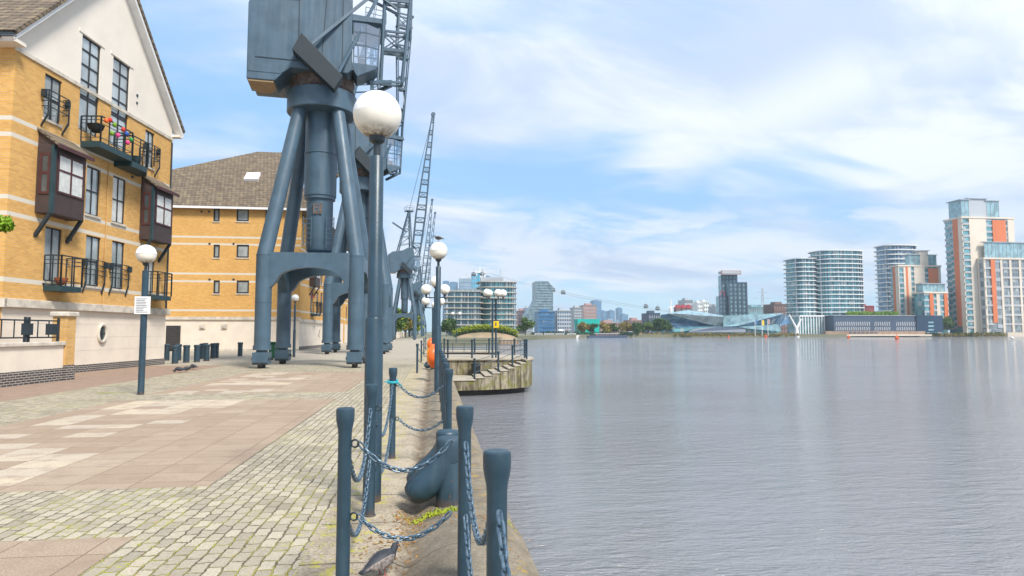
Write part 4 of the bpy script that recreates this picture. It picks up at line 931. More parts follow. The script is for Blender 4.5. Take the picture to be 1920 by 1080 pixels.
# second block
b2=thing('apartment_block','yellow brick flats with hipped tile roof behind the nearest crane','building',(0,0,0))
y0=56.; xl,xr=-34.,-11.2
wins=[]
for px,w_ in ((406,.5),(455,1.0)):
    for py in (403,471,538):
        c=at(px,py,y0); wins.append((c.x-w_/2,c.x+w_/2,c.z-.55,c.z+.55))
T2=Matrix.Translation((0,y0,0))
f=wall_cells(xl,xr,2.85,12.0,wins)
for i,v in enumerate(f.v): f.v[i]=(v[0],v[1]+y0,v[2])
f.build('front_wall','brick2',b2,recalc=False)
for w_ in wins: window(b2,*w_,1,1,T=T2,fw=.12)
MB(T2).add([(xl,0,0),(xr,0,0),(xr,0,2.6),(xl,0,2.6)],[(0,1,2,3)]).build('front_ground_storey','cream',b2,recalc=False)
MB(T2).box(xl,xr+.1,-.12,0,2.6,2.85).build('cornice','stone',b2)
MB(T2).box(xl,xr,-.05,0,0,.16).build('plinth','stone',b2)
c0=at(311,640,y0).x; c1=at(338,640,y0).x
mb=MB(T2); mb.box(c0,c1,-.05,0,0,2.1); mb.build('garage_door','frame',b2)
mb=MB(T2)
for k in range(12): mb.box(c0,c1,-.058,-.052,.1+k*.165,.12+k*.165)
mb.build('garage_slat','rust',b2)
for px in (380,421): 
    c=at(px,612,y0); mb=MB(T2); mb.box(c.x-.22,c.x+.22,-.1,0,c.z-.2,c.z+.2); mb.box(c.x-.1,c.x+.1,-.16,-.102,c.z-.12,c.z+.1); mb.build('vent_box','stone',b2)
c=at(497,500,y0); MB(T2).tube((c.x,-.08,2.85),(c.x,-.08,12),.06,n=8).build('downpipe','darkmetal',b2)
mb=MB(T2)
for px,py in ((392,405),(378,405),(393,465),(438,465),(393,532),(438,532)): 
    c=at(px,py-8,y0); mb.box(c.x-.08,c.x+.08,-.03,0,c.z-.08,c.z+.08)
mb.build('air_vent','frame',b2)
# hip roof
e=.4; P1=(-17.0,63.5,19.0); P2=(-14.6,63.5,19.0); yb=84.
rf=MB(); xe=-9.9; E_=[(xl,y0-e,11.95),(xe,y0-e,11.95),(xe,yb,11.95),(xl,yb,11.95)]
rf.add([*E_,P1,P2,(-17.,yb,19.)],[(0,1,5,4),(1,2,6,5),(4,5,6),(0,4,6,3),(0,3,2,1)]); rf.build('roof','tiles',b2)
MB().box(xl,xe+.05,y0-e-.08,y0-e+.02,11.88,12.06).build('gutter','white',b2)
mb=MB(); 
def on_roof(px,py):   # point on front hip plane
    a=Vector(E_[0]); n=(Vector(E_[1])-a).cross(Vector(P1)-a); r=Vector(ray(px,py)); o_=Vector((0,0,EYE)); tt=(a-o_).dot(n)/r.dot(n); return o_+r*tt
q=[on_roof(*p) for p in ((457,340),(484,340),(489,328),(464,328))]; up=Vector((0,-.12,.2))
mb.add([v+up for v in q]+[v-up*.5 for v in q],[(0,1,2,3),(0,4,5,1),(1,5,6,2),(2,6,7,3),(3,7,4,0)]); mb.build('skylight','signwhite',b2)
b2d=thing('apartment_block','dock side wing of the second flats with pink flowers on its balcony','building',(-10.95,70.5,0),math.atan2(.9985,.055))
flats_facade(b2d,'brick2',-14.2,gable=False)
MB().box(-14.2,0,.14,10,2.7,12).build('rear_wall','brickp',b2d)
def hanging_flowers(p,label,r=.5,m='petal',n=260):
    t=thing('flower_basket',label,'flowers',p)
    MB().lathe([(.02,0),(.18,.05),(.26,.22),(.27,.25)],12,(0,0,-.3)).build('basket','brown',t,smooth=40)
    for nm,mm,k in (('blossom',m,n),('foliage','leaf',n//2)):
        rnd=random.Random(9); mb=MB()
        for _ in range(k):
            c=Vector((rnd.gauss(0,r*.5),rnd.gauss(0,r*.4),abs(rnd.gauss(0,r*.4)) if nm=='blossom' else rnd.gauss(-.05,.15))); a=Vector([rnd.gauss(0,1) for _ in range(3)]).normalized()*.07; b=a.orthogonal().normalized()*.06; mb.add([c-a,c-b,c+a,c+b],[(0,1,2,3)])
        mb.build(nm,mm,t,recalc=False)
fp=at(572,559,62.5); hanging_flowers((fp.x,fp.y,fp.z),'bush of pink flowers on a balcony seen under the crane arch',.75)
for i,(x,ya,ln,l) in enumerate(((-12.2,90,17,'third block of dock side flats beyond the second crane'),(-12.8,116,20,'fourth block of dock side flats, small beyond the cranes'),(-13,150,30,'farthest block of yellow flats along the quay'))):
    t=thing('apartment_block',l,'building',(x,ya,0),R(90),'rows of yellow flats along the quay')
    hl=[]
    n=int(ln/3)
    for k in range(n):
        for z in (3.6,6.4,9.2): hl.append((-ln+1+k*3,-ln+2.3+k*3,z,z+1.7))
    wall_cells(-ln,0,2.7,12,hl).build('wall','brick2',t,recalc=False)
    for h_ in hl[:36]: window(t,*h_,2,2,fw=.1)
    MB().box(-ln,0,.2,10,0,12).build('rear_wall','brickp',t)
    MB().add([(-ln,0,0),(0,0,0),(0,0,2.7),(-ln,0,2.7)],[(0,1,2,3)]).build('ground_storey','cream',t,recalc=False)
    MB().add([(-ln,0,0),(-ln,10,0),(-ln,10,12),(-ln,0,12)],[(0,1,2,3)]).build('side_wall','brick2',t,recalc=False)
    MB().add([(-ln-.4,-.4,12),(.4,-.4,12),(.4,10.4,12),(-ln-.4,10.4,12),(-ln+3,5,16.5),(-3,5,16.5)],[(0,1,5,4),(1,2,5),(2,3,4,5),(3,0,4),(0,3,2,1)]).build('roof','tiles',t)
# wall lamps / curved vents on second wing
mb=MB()
# low bollards by the garage
bl=thing('low_bollard','b','bollard'); MB().lathe([(.15,0),(.15,.78),(.175,.80),(.175,.88),(.15,.91),(.001,.92)],14).build('shaft','post',bl,smooth=35); MB().lathe([(.155,.66),(.16,.67),(.16,.70),(.155,.71)],14).build('ring','darkmetal',bl)
BL=[(328,682,'leftmost low bollard in the cluster by the garage'),(334,676,'low bollard directly behind the leftmost one'),(349,680,'second low bollard of the front cluster row'),(369,679,'third low bollard of the front cluster row'),(379,673,'thin low bollard in the back cluster row'),(387,677,'fourth low bollard of the front cluster row'),(384,671,'back row bollard half hidden by the fourth'),(399,672,'low bollard of the back row, second from its right end'),(405,671,'rightmost low bollard of the cluster'),(312,676,'low bollard half hidden by the gabled flats corner'),(450,668,'lone low bollard on the open paving before the brick flats')]
for i,(px,py,l) in enumerate(BL):
    g=gz(px,py)
    if i==0: bl.location=g; bl['label']=l; bl['group']='low bollards by the flats'
    else: dup(bl,g,0,l,'low bollards by the flats')
t=thing('wheelie_bin','green wheelie bin behind the nearest crane leg','bin',gz(516,675)); MB().prism([(-.28,.1),(.28,.1),(.34,.95),(-.34,.95)],-.3,.3,'xz').build('bin_body','bingreen',t,bevel=.03); MB().box(-.37,.37,-.36,.33,.953,1.03).build('lid','bingreen',t,bevel=.02)
for s_ in (-1,1): MB().tube((s_*.2,.3,.1),(s_*.3,.3,.1),.1,n=12).build('wheel','black',t)
# ================================================================ trees
def leaves(mb,rnd,cl,n,size):
    for _ in range(n):
        c,r=cl[rnd.randrange(len(cl))]
        d_=Vector((rnd.gauss(0,1),rnd.gauss(0,1),rnd.gauss(0,1))).normalized(); p=c+d_*r*(rnd.random()**.4)*rnd.uniform(.8,1.1)
        a=Vector((rnd.gauss(0,1),rnd.gauss(0,1),rnd.gauss(0,.6))).normalized(); b=a.orthogonal().normalized(); q=rnd.random()*6.28
        b=(b*math.cos(q)+a.cross(b)*math.sin(q)); s_=size*rnd.uniform(.6,1.3)
        mb.add([p-a*s_,p-b*s_*.55,p+a*s_,p+b*s_*.55],[(0,1,2,3)])
def tree(loc,h,r,label,m='leaf',seed=1,n=1500,ls=None,group='trees on the shore',trunk=.35,name='tree',cat='tree',extra=()):
    rnd=random.Random(seed); t=thing(name,label,cat,loc,0,group)
    mb=MB(); th=h*trunk; mb.loft([((0,0,-.3),h*.035,h*.035),((0,0,th*.5),h*.026,h*.026),((rnd.uniform(-.03,.03)*h,0,th),h*.02,h*.02),((0,0,h*.75),h*.006,h*.006)],7)
    cl=[]
    for k in range(9):
        a=rnd.random()*6.28; rr_=r*rnd.uniform(.25,.75); z=th+ (h-th)*rnd.uniform(.15,.85); c=Vector((rr_*math.cos(a),rr_*math.sin(a),z)); cl.append((c,r*rnd.uniform(.3,.5)))
        mb.tube((0,0,th*.8),c,h*.012,h*.004,5)
    cl.append((Vector((0,0,h*.8)),r*.5))
    for e in extra:
        c=Vector(e[:3]); mb.tube((0,0,th*.8),c,h*.012,h*.003,5); cl+=[(c,e[3])]*2
    mb.build('trunk','bark',t,smooth=50)
    mb=MB(); leaves(mb,rnd,cl,n,ls or r*.13); mb.build('crown',m,t,recalc=False)
    return t
tree((-9.3,12.0,0),4.8,1.45,'bright green tree whose branch tip enters at the left edge','leafb',3,3000,.06,None,.45,extra=[(1.35,0,3.62,.18),(1.65,.02,3.55,.16),(1.9,0,3.46,.13),(1.95,0,3.44,.08)])
for px,py,Y,h,r,m,l in ((985,622,330,8.6,4.6,'leafm','round bright green tree on the left shore by the glass tower'),
    (1092,622,400,10,6,'leafo','small ochre tree in front of the teal shed'),(1112,622,405,9,6,'leaf','green tree right of the teal shed ochre tree'),(1135,622,400,9,7,'leafo','yellowing tree left of the barge stern'),
    (1150,622,402,9,6,'leaf','green tree above the barge stern'),(1172,622,405,10,7,'leafo','orange tinged tree above the blue barge cabin'),(1195,622,400,10,7,'leaf','mid green tree behind the blue boats'),(1216,622,402,12,7,'leafb','bright tree left of the blue houseboat'),
    (1236,622,400,14,7,'leaf','tall tree by the left tip of the crystal hall'),(1252,622,398,12,6,'leafd','dark tree touching the crystal hall roof'),(1768,612,440,16,10,'leafb','bright green tree between dark shed and cream tower'),(1750,600,470,15,10,'leaf','tree behind the right end of the dark shed'),
    (846,622,240,9,5,'leafd','dark shrub tree at the left end of the hedge bank'),(838,622,230,8,4,'leaf','small tree among the lamp posts left of the hedge')):
    p=at(px,622,Y); k_=1 if px==985 else .72
    tree((p.x,Y,-.06),h*k_,r*k_,l,{'leafb':'leafm','leafd':'leaf'}.get(m,m),int(px),1300,r*k_*.13,'trees on the far shore',.25)
for k,(px,Y) in enumerate(((742,165),(751,175),(760,185),(768,200),(776,220),(738,150))):
    p=at(px,622,Y); tree((p.x,Y,0),7.5,3.2,['leafy tree at left inside the third crane arch','tree at centre inside the third crane arch','tree right of centre in the crane arch','tree behind the third crane right leg','tree by the fourth crane feet','tree beside the third crane left leg'][k],['leafy','leaf','leafo','leaf','leafy','leaf'][k],40+k,900,.42,'trees at the end of the quay',.25)
# pale post fence along the far quay
t=thing('post_fence','pale post and rail fence receding along the far quay','fence',(0,0,0))
for k in range(22): MB().box(-8.9,-8.6,128+k*4.2,128.3+k*4.2,0,1.5).build('fence_post','cream',t)
MB().box(-8.8,-8.7,128,218,1.1,1.3).build('rail','cream',t); MB().box(-8.8,-8.7,128,218,.4,.55).build('rail','cream',t)
# ================================================================ far shore
def shrubs(name,label,m,pts,n,size,seed,kind='stuff'):
    rnd=random.Random(seed); mb=MB(); cl=[(Vector(p[:3]),p[3]) for p in pts]; leaves(mb,rnd,cl,n,size); o=mb.build(name,m,recalc=False); o['kind']=kind; o['label']=label; return o
# hedge bank on the left
pts=[]
a=at(848,622,185); b=at(965,622,185)
bk=MB(); 
n=24; bank=[]
for i in range(n+1):
    u_=i/n; x=a.x+(b.x-a.x)*u_+1; hgt=2.1*math.sin(math.pi*min(1,max(0,u_*.98+.01)))**.5+.1
    bank.append((x,hgt))
for i in range(n):
    (x0,h0),(x1,h1)=bank[i],bank[i+1]
    bk.add([(x0,181,-1.9),(x1,181,-1.9),(x1,190,h1-.4),(x0,190,h0-.4),(x0,204,-.3),(x1,204,-.3)],[(0,1,2,3),(3,2,5,4)])
struct(bk.build('bank','bankm',smooth=60))
t=thing('hedge','long clipped lime green hedge along the top of the bank','hedge',(0,0,0))
rnd=random.Random(5); mb=MB(); leaves(mb,rnd,[(Vector((x,190.5+rnd.uniform(-.6,.6),h_+.55+rnd.uniform(-.1,.2))),1.15) for x,h_ in bank for _ in range(2)],5200,.24); mb.build('foliage','leafy',t,recalc=False)
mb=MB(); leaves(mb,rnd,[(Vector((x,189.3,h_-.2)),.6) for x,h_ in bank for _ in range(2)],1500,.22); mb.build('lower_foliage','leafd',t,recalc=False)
t=thing('dock_fence','row of dark timber piles in front of the hedge bank','fence',(0,0,0))
for k in range(46): x=a.x+1+k*.40; MB().box(x-.09,x+.09,179.9,180.1,-1.95,-.7).build('pile','darkmetal',t)
MB().box(a.x,a.x+19.5,179.85,180.15,-.75,-.6).build('rail','jettytop',t)
FC={}
def fmat(name,col,rough=.5,metal=0.,var=.1,vs=.05,spec=.5):
    M[name]=mat('far_'+name,col,rough,metal,var,vs,spec=spec); return name
def paneglass(name,a,b_,c_,bw,bh):
    def ex(t,tc,c,bs):
        x,y,z=t.sep(tc)
        br=t.new('ShaderNodeTexBrick',offset=.0,ins={'Vector':t.comb(t.m('ADD',x,y),z,0.),'Color1':(*a,1),'Color2':(*b_,1),'Mortar':(*c_,1),'Scale':1.,'Mortar Size':.09,'Mortar Smooth':.2,'Brick Width':bw,'Row Height':bh})
        wn=t.new('ShaderNodeTexWhiteNoise',noise_dimensions='2D',ins={'Vector':t.comb(t.m('FLOOR',t.m('DIVIDE',t.m('ADD',x,y),bw)),t.m('FLOOR',t.m('DIVIDE',z,bh)))}).outputs[0]
        return t.mix(t.ramp(wn,.88,.9,0,.7),br.outputs['Color'],(.5,.52,.5))
    M[name]=mat('far_'+name,a,.12,.15,.1,.2,spec=1.,extra=ex)
paneglass('tealglass',(.035,.14,.17),(.14,.42,.46),(.20,.28,.29),2.1,3.5); paneglass('blueglass',(.04,.10,.20),(.14,.30,.45),(.25,.30,.32),2.4,3.4); paneglass('greyglass',(.10,.13,.15),(.28,.32,.33),(.4,.4,.38),2.2,3.5); fmat('paleglass',(.30,.50,.55),.15,.2,.25,.3,1.); fmat('slabf',(.50,.46,.38),.7)
fmat('navy',(.015,.045,.09),.4)
fmat('creamf',(.72,.62,.50),.8,0,.06); fmat('whitef',(.78,.78,.76),.6,0,.04); fmat('orangef',(.66,.17,.05),.7,0,.06); fmat('greyf',(.42,.45,.48),.7); fmat('pinkf',(.42,.27,.25),.8); fmat('brownf',(.20,.13,.12),.8); fmat('darkf',(.06,.09,.14),.5); fmat('turq',(.0,.42,.36),.5); fmat('timber',(.36,.25,.18),.8,0,.15,.5); fmat('redf',(.45,.06,.07),.7); fmat('bluef',(.05,.16,.32),.4); fmat('citybl',(.08,.22,.40),.5); fmat('citypale',(.26,.34,.40),.5); fmat('rosef',(.42,.20,.20),.6); fmat('gondf',(.09,.015,.02),.4); fmat('lightblue',(.05,.42,.62),.5); fmat('mesh',(.24,.34,.38),.35,.2,.3,.3,1.)
def xw(px,Y,py=600): return at(px,py,Y).x
def zh(py,px,Y): return at(px,py,Y).z
def cbox(name,m,t,x0,x1,y0,y1,z0,z1): return MB().box(x0,x1,y0,y1,z0,z1).build(name,m,t)
def slab_tower(label,px0,px1,ytop,Y,nf,core='tealglass',slab='whitef',depth=22.,round_=False,piers=0,over=.9,zb=-.06,name='tower',group=None,bays=None,ph=.22,rows=True):
    Ym=Y+(depth/2 if round_ else 0); x0,x1=xw(px0,Ym),xw(px1,Ym); cx=(x0+x1)/2; zt=zh(ytop,(px0+px1)/2,Y); t=thing(name,label,'building',(cx,Y,zb),0,group); hw=(x1-x0)/2; H_=zt-zb; fh=H_/nf
    if round_:
        def shp(o_):
            pts=[]
            for k in range(28):
                a_=2*math.pi*k/28; c_,s_=math.cos(a_),math.sin(a_)
                pts.append(((hw+o_)*math.copysign(abs(c_)**.62,c_),depth/2+(depth/2+o_)*math.copysign(abs(s_)**.62,s_)))
            return pts
    else:
        def shp(o_): return [(-hw-o_,-o_),(hw+o_,-o_),(hw+o_,depth+o_),(-hw-o_,depth+o_)]
    MB().prism(shp(-over),0,H_,'xy').build('glazing',core,t)
    for k in range(1,nf+1): MB().prism(shp(0),k*fh-fh*ph,k*fh,'xy').build('floor_slab',slab,t)
    # mullions / dividing fins between flats
    if piers:
        for k in range(piers+1):
            x=-hw+over+(2*hw-2*over)*k/piers; 
            yy=-.02 if not round_ else depth/2-(depth/2-over*.4)*(max(0,1-abs(x/hw)**3.2))**(1/3.2)
            if bays and (bays==1 or k%bays): MB().box(x-.16,x+.16,yy+over*.5,yy+over*.5+.6,0,H_-fh*ph).build('fin','darkf' if k%3 else 'greyf',t)
            else: MB().box(x-.2,x+.2,yy+.35,yy+over,0,H_-fh*ph).build('pier','greyf',t)
    return t
# left curved apartment buildings
slab_tower('long glass fronted flats with rounded roof behind the hedge bank',833,905,545,262,8,'tealglass','slabf',20,False,14,1.2,bays=1,ph=.15)
slab_tower('taller right hand part of the glass flats with roof terrace',893,968,527,275,10,'tealglass','slabf',18,True,10,1.2,bays=1,ph=.15)
rb=at(925,524,275); t=thing('roof_plant','small rooftop cabin with two masts above the glass flats','roof plant',(rb.x,283,zh(527,925,275))); MB().box(-5,5,-2,2,0,2.2).build('cabin','greyf',t)
for x in (-4,4): MB().bar((x,0,2.2),(x,0,6),.3).build('mast','greyf',t)
def simple(label,px0,px1,ytop,Y,m,nf=0,nb=0,depth=20,wm='blueglass',cat='building',name='office_block',zb=-.06,group=None,roof=None):
    x0,x1=xw(px0,Y),xw(px1,Y); cx=(x0+x1)/2; hw=(x1-x0)/2; H_=zh(ytop,(px0+px1)/2,Y)-zb
    t=thing(name,label,cat,(cx,Y,zb),0,group)
    if nf and nb:
        fh=H_/nf; bw=2*hw/nb; holes=[(-hw+bw*(k+.2),-hw+bw*(k+.8),fh*(j+.3),fh*(j+.82)) for k in range(nb) for j in range(nf)]
        w_=wall_cells(-hw,hw,0,H_,holes,.5); w_.build('wall',m,t,recalc=False)
        MB().box(-hw+.02,hw-.02,.5,depth,0,H_-.02).build('window_band',wm,t)
        mb=MB(); mb.add([(-hw,0,0),(-hw,depth,0),(-hw,depth,H_),(-hw,0,H_)],[(0,1,2,3)]); mb.add([(hw,0,0),(hw,depth,0),(hw,depth,H_),(hw,0,H_)],[(0,1,2,3)]); mb.add([(-hw,0,H_),(hw,0,H_),(hw,depth,H_),(-hw,depth,H_)],[(0,1,2,3)]); mb.build('side_wall',m,t,recalc=False)
    else: MB().box(-hw,hw,0,depth,0,H_).build('wall',m,t)
    MB().box(-hw*1.01,hw*1.01,-.3,depth+.3,H_,H_+max(.5,H_*.012)).build('parapet',m,t)
    if roof: MB().box(-hw*.5,hw*.4,depth*.3,depth*.7,H_+max(.5,H_*.012),H_+roof).build('roof_cabin',m,t)
    return t
# docklands skyline far behind (left), distance haze put into its blue wall colours
def pyramid_tower():
    Y=2100; x0,x1=xw(861,Y),xw(883,Y); cx=(x0+x1)/2; hw=(x1-x0)/2; z1=zh(522,872,Y); z2=zh(508,872,Y)
    t=thing('pyramid_tower','far pale tower with a pyramid roof on the left skyline','building',(cx,Y,0)); MB().box(-hw,hw,0,2*hw,0,z1).build('shaft','citypale',t)
    for k in range(12): MB().box(-hw-.6,hw+.6,-.6,.0,z1*(k+.55)/12.6,z1*(k+.75)/12.6).build('window_band','citybl',t)
    MB().add([(-hw,0,z1),(hw,0,z1),(hw,2*hw,z1),(-hw,2*hw,z1),(0,hw,z2)],[(0,1,4),(1,2,4),(2,3,4),(3,0,4),(3,2,1,0)]).build('pyramid_roof','greyf',t)
pyramid_tower()
for px0,px1,yt,Y,m,l in ((843,858,530,2150,'citybl','far flat topped blue tower left of the pyramid tower'),(830,842,528,2200,'citybl','far blue tower at the left end of the skyline'),(884,898,518,2150,'lightblue','far bright blue tower right of the pyramid tower'),(906,918,518,2250,'citybl','far slim blue tower right of the white gondola mast'),(858,896,541,1500,'citypale','wide low pale blue hall below the pyramid tower'),
   (1113,1128,564,1900,'citybl','far curved topped blue skyscraper near the teal shed'),(1130,1138,584,2000,'citybl','far small blue tower right of the curved skyscraper'),(1144,1153,583,2100,'citybl','far blue stub tower in the middle skyline'),(1160,1167,578,2300,'citybl','far slim blue tower with pointed top in the middle skyline'),(1167,1178,590,2200,'citybl','far low blue block at right end of middle skyline'),(1135,1160,600,1800,'citypale','far long pale low block beneath the city skyline')):
    simple(l,px0,px1,yt,Y,m,max(4,int((600-yt)/7)),4,40,'blueglass',group='far skyline towers',roof=4)
# glass tower with curved shoulder
Y=560; t=thing('glass_tower','pale teal glass tower with a swooping shoulder on its left','building',(xw(1020,Y),Y,0)); c=xw(1020,Y)
pl=[(px,py) for px,py in ((985,612),(985,592),(992,580),(1000,572),(1005,560),(1005,527),(1028,527),(1032,533),(1037,538),(1037,612))]
poly=[(xw(px,Y,py)-c,zh(py,px,Y)) for px,py in pl]; MB().prism(poly,0,22,'xz').build('glazing','mesh',t)
zt=zh(527,1015,Y)
for k in range(20):
    z=3+k*2.35*1.0
    if z>zt: break
    # slab width from outline
    xl_=-15.5 if z<zh(592,1000,Y) else (xw(1005,Y)-c if z>zh(560,1000,Y) else (-15.5+(xw(1005,Y)-c+15.5)*(z-zh(592,1000,Y))/(zh(560,1000,Y)-zh(592,1000,Y))))
    MB().box(xl_-.2,xw(1037 if z<zh(538,1030,Y) else 1029,Y)-c+.3,-.5,-.02,z,z+.45).build('floor_slab','citypale',t)
for px0,px1,yt,Y,m,nf,nb,wm,l in ((972,986,583,600,'pinkf',7,4,'blueglass','pinkish tower block left of the swooping glass tower'),(985,999,578,620,'greyf',9,4,'blueglass','grey tower block behind the round tree'),
   (1009,1040,585,470,'bluef',6,8,'blueglass','blue glass office in front of the swooping tower'),(1045,1071,583,480,'greyf',6,6,'bluef','blue and grey office right of the first blue one'),(1076,1092,577,620,'greyf',9,4,'darkf','slim grey block left of the brick tower'),(1094,1119,573,640,'pinkf',8,6,'greyf','squat pinkish tower above the teal shed'),
   (1126,1162,606,520,'pinkf',3,9,'darkf','low pink terrace among the shore trees'),(1182,1206,601,520,'pinkf',3,7,'darkf','low brick house right of the pink terrace'),(1217,1238,588,480,'darkf',3,5,'greyf','dark stacked block left of the crystal hall'),
   (1285,1300,563,600,'greyf',8,4,'darkf','slim tower behind the left of the crystal hall'),(1309,1318,568,640,'whitef',8,3,'tealglass','white slim tower left of the pale pair'),(1320,1330,566,640,'whitef',8,3,'tealglass','second white slim tower behind the crystal hall'),(1330,1342,571,650,'greyf',7,3,'tealglass','grey tower right of the white slim pair'),(1343,1352,575,600,'greyf',6,3,'blueglass','low grey tower beside the dark tall tower'),
   (1404,1446,576,560,'paleglass',4,12,'greyf','pale long glass block behind the crystal hall'),(1452,1482,571,520,'brownf',5,6,'pinkf','brown warehouse left of the twin balcony towers'),(1611,1640,574,560,'redf',4,8,'pinkf','deep pink warehouse between the balcony towers')):
    simple(l,px0,px1,yt,Y,m,nf,nb,18,wm,roof=2.5)
# small gabled houses behind crystal
for k,px in enumerate((1273,1283,1293)):
    Y=520; x=xw(px,Y); t=thing('gabled_house',['left','middle','right'][k]+' one of three small red roofed houses above the crystal hall','house',(x,Y,zh(583,px,Y)),0,'red roofed houses'); MB().box(-2,2,0,6,-14,2.5).build('wall','brownf',t); MB().prism([(-2.3,2.5),(2.3,2.5),(0,5.5)],-.3,6.3,'xz').build('roof','redf',t)
# construction frame tower with dark piers
Y=520; 
def dark_tower():
    cx=xw(1378,Y); t=thing('dark_tower','tall dark framed tower with red edged crown right of centre','building',(cx,Y,0)); zz=lambda py:zh(py,1378,Y); X=lambda px: xw(px,Y)-cx
    for nm,p0,p1,yt in (('upper_block',1361,1389,515),('front_block',1369,1401,530),('low_block',1353,1366,555)):
        y0={'upper_block':6,'front_block':0,'low_block':3}[nm]
        b=MB().box(X(p0),X(p1),y0+.5,y0+7,0,zz(yt)).build(nm,'paleglass',t)
        nfl=int(zz(yt)/3.4)
        for k in range(nfl+1): MB().box(X(p0),X(p1),y0,y0+.49,k*zz(yt)/nfl-.5,k*zz(yt)/nfl+.5).build('floor_slab','darkf',b)
        nbb=max(2,round((p1-p0)/8))
        for k in range(nbb+1): x=X(p0)+(X(p1)-X(p0))*k/nbb; MB().box(x-.7,x+.7,y0-.3,y0-.01,0,zz(yt)+.5).build('pier','darkf',b)
    cr=MB(); cr.box(X(1357.5),X(1391.5),1.2,9,zz(513),zz(508)); cr.build('crown','greyf',t)
    mb=MB(); mb.box(X(1356),X(1393),1.4,1.9,zz(508)-.2,zz(507)); mb.box(X(1356),X(1357.3),1.4,1.9,zz(514),zz(507)); mb.box(X(1391.7),X(1393),1.4,1.9,zz(514),zz(507)); mb.box(X(1356),X(1393),1.4,1.9,zz(514.5),zz(513.4)); mb.build('crown_edge','rosef',t)
    mb=MB(); mb.box(X(1352.5),X(1361),1.4,2.0,zz(547),zz(546)); mb.box(X(1352.5),X(1353.3),1.4,2.,zz(556),zz(547)); mb.box(X(1360.2),X(1361),1.4,2.,zz(556),zz(547)); mb.build('red_frame','redf',t)
dark_tower()
# electricity pylon
Y=700; t=thing('electricity_pylon','grey lattice electricity pylon behind the crystal hall','pylon',(xw(1431,Y),Y,0)); zt=zh(540,1431,Y)
mb=MB()
for s_ in (-1,1): mb.bar((s_*3.2,0,0),(s_*.5,0,zt),.5)
for k in range(9): z=zt*k/9; w_=3.2-2.7*k/9; w2=3.2-2.7*(k+1)/9; mb.bar((-w_,0,z),(w2,0,zt*(k+1)/9),.3); mb.bar((w_,0,z),(-w2,0,zt*(k+1)/9),.3)
mb.build('lattice','greyf',t)
for py,wd in ((559,11),(548,7)): MB().bar((-wd,0,zh(py,1431,Y)),(wd,0,zh(py,1431,Y)),.5).build('cross_arm','greyf',t)
# crystal hall: two faceted glass wedges
def crystal():
    Y=400; c=xw(1360,Y); t=thing('crystal_hall','low faceted glass exhibition hall with angular overhanging roofs','building',(c,Y,0))
    def P(px,py,dy=0):
        p=at(px,py,Y+dy); return (p.x-c,dy,p.z)
    def poly(name,m,pts,nm=None):
        v=[P(*p) for p in pts]; th=[(x,y+1.2,z) for x,y,z in v]; n=len(v)
        MB().add(v+th,[list(range(n)),list(range(2*n-1,n-1,-1))]+[(i,i+n,(i+1)%n+n,(i+1)%n) for i in range(n)]).build(name,m,t)
    MB().box(P(1256,620)[0],P(1472,620)[0],8,34,0,P(1300,600)[2]).build('core','tealglass',t)
    poly('left_roof','paleglass',[(1252,587,2),(1290,581,16),(1358,592,4),(1357,594,0)])
    poly('left_facade','mesh',[(1252,588,0),(1357,594.5,0),(1356,611,3),(1340,611,3)])
    poly('left_glazing','darkglass' if 'darkglass' in M else 'blueglass',[(1240,590,6),(1253,588.5,2),(1338,611.5,4),(1258,614,4),(1238,606,7)])
    poly('right_roof','paleglass',[(1357,592,1),(1468,587,4),(1466,589,0),(1383,611,0),(1356,612,2)])
    poly('right_glazing','blueglass',[(1384,611.5,1),(1466,589.5,1),(1476,590,9),(1482,606,9),(1462,612,5)])
    poly('left_skirt','tealglass',[(1256,614.5,1),(1345,611.6,1),(1280,622,1),(1262,622,1)])
    poly('right_skirt','paleglass',[(1385,612.5,0),(1460,608,0),(1466,622,0),(1400,616,0)])
    poly('entrance','darkf',[(1300,617,0),(1346,612,0),(1385,613,0),(1398,617,0),(1398,623,-1),(1290,623,-1)])
    for k in range(1,20):
        u_=k/20; a_=Vector(P(1252+105*u_,588+6.5*u_,-.25)); b_=Vector(P(1252+88*u_+1,588.5+22*u_,-.1)); MB().bar(a_,b_,.12).build('glazing_bar','greyf',t)
        a_=Vector(P(1358+108*u_,593-3.5*u_,-.1)); b_=Vector(P(1357+(27+82*u_)*1.0,611.5-22*max(0,u_-.02),-.1)); MB().bar(a_,b_,.12).build('glazing_bar','greyf',t)
crystal()
# twin balcony towers and the round one
G='glass towers with wavy white balconies'
slab_tower('left, lower half of the twin balcony glass towers',1480,1529,483,440,17,'tealglass','whitef',24,True,12,1.6,bays=4,ph=.16)
slab_tower('right, taller half of the twin balcony glass towers',1527,1612,468,432,19,'tealglass','whitef',26,True,18,1.6,bays=6,ph=.16)
slab_tower('rounded balcony tower standing behind the cream and orange block',1652,1716,458,510,19,'blueglass','whitef',24,True,13,1.6,bays=4,ph=.2)
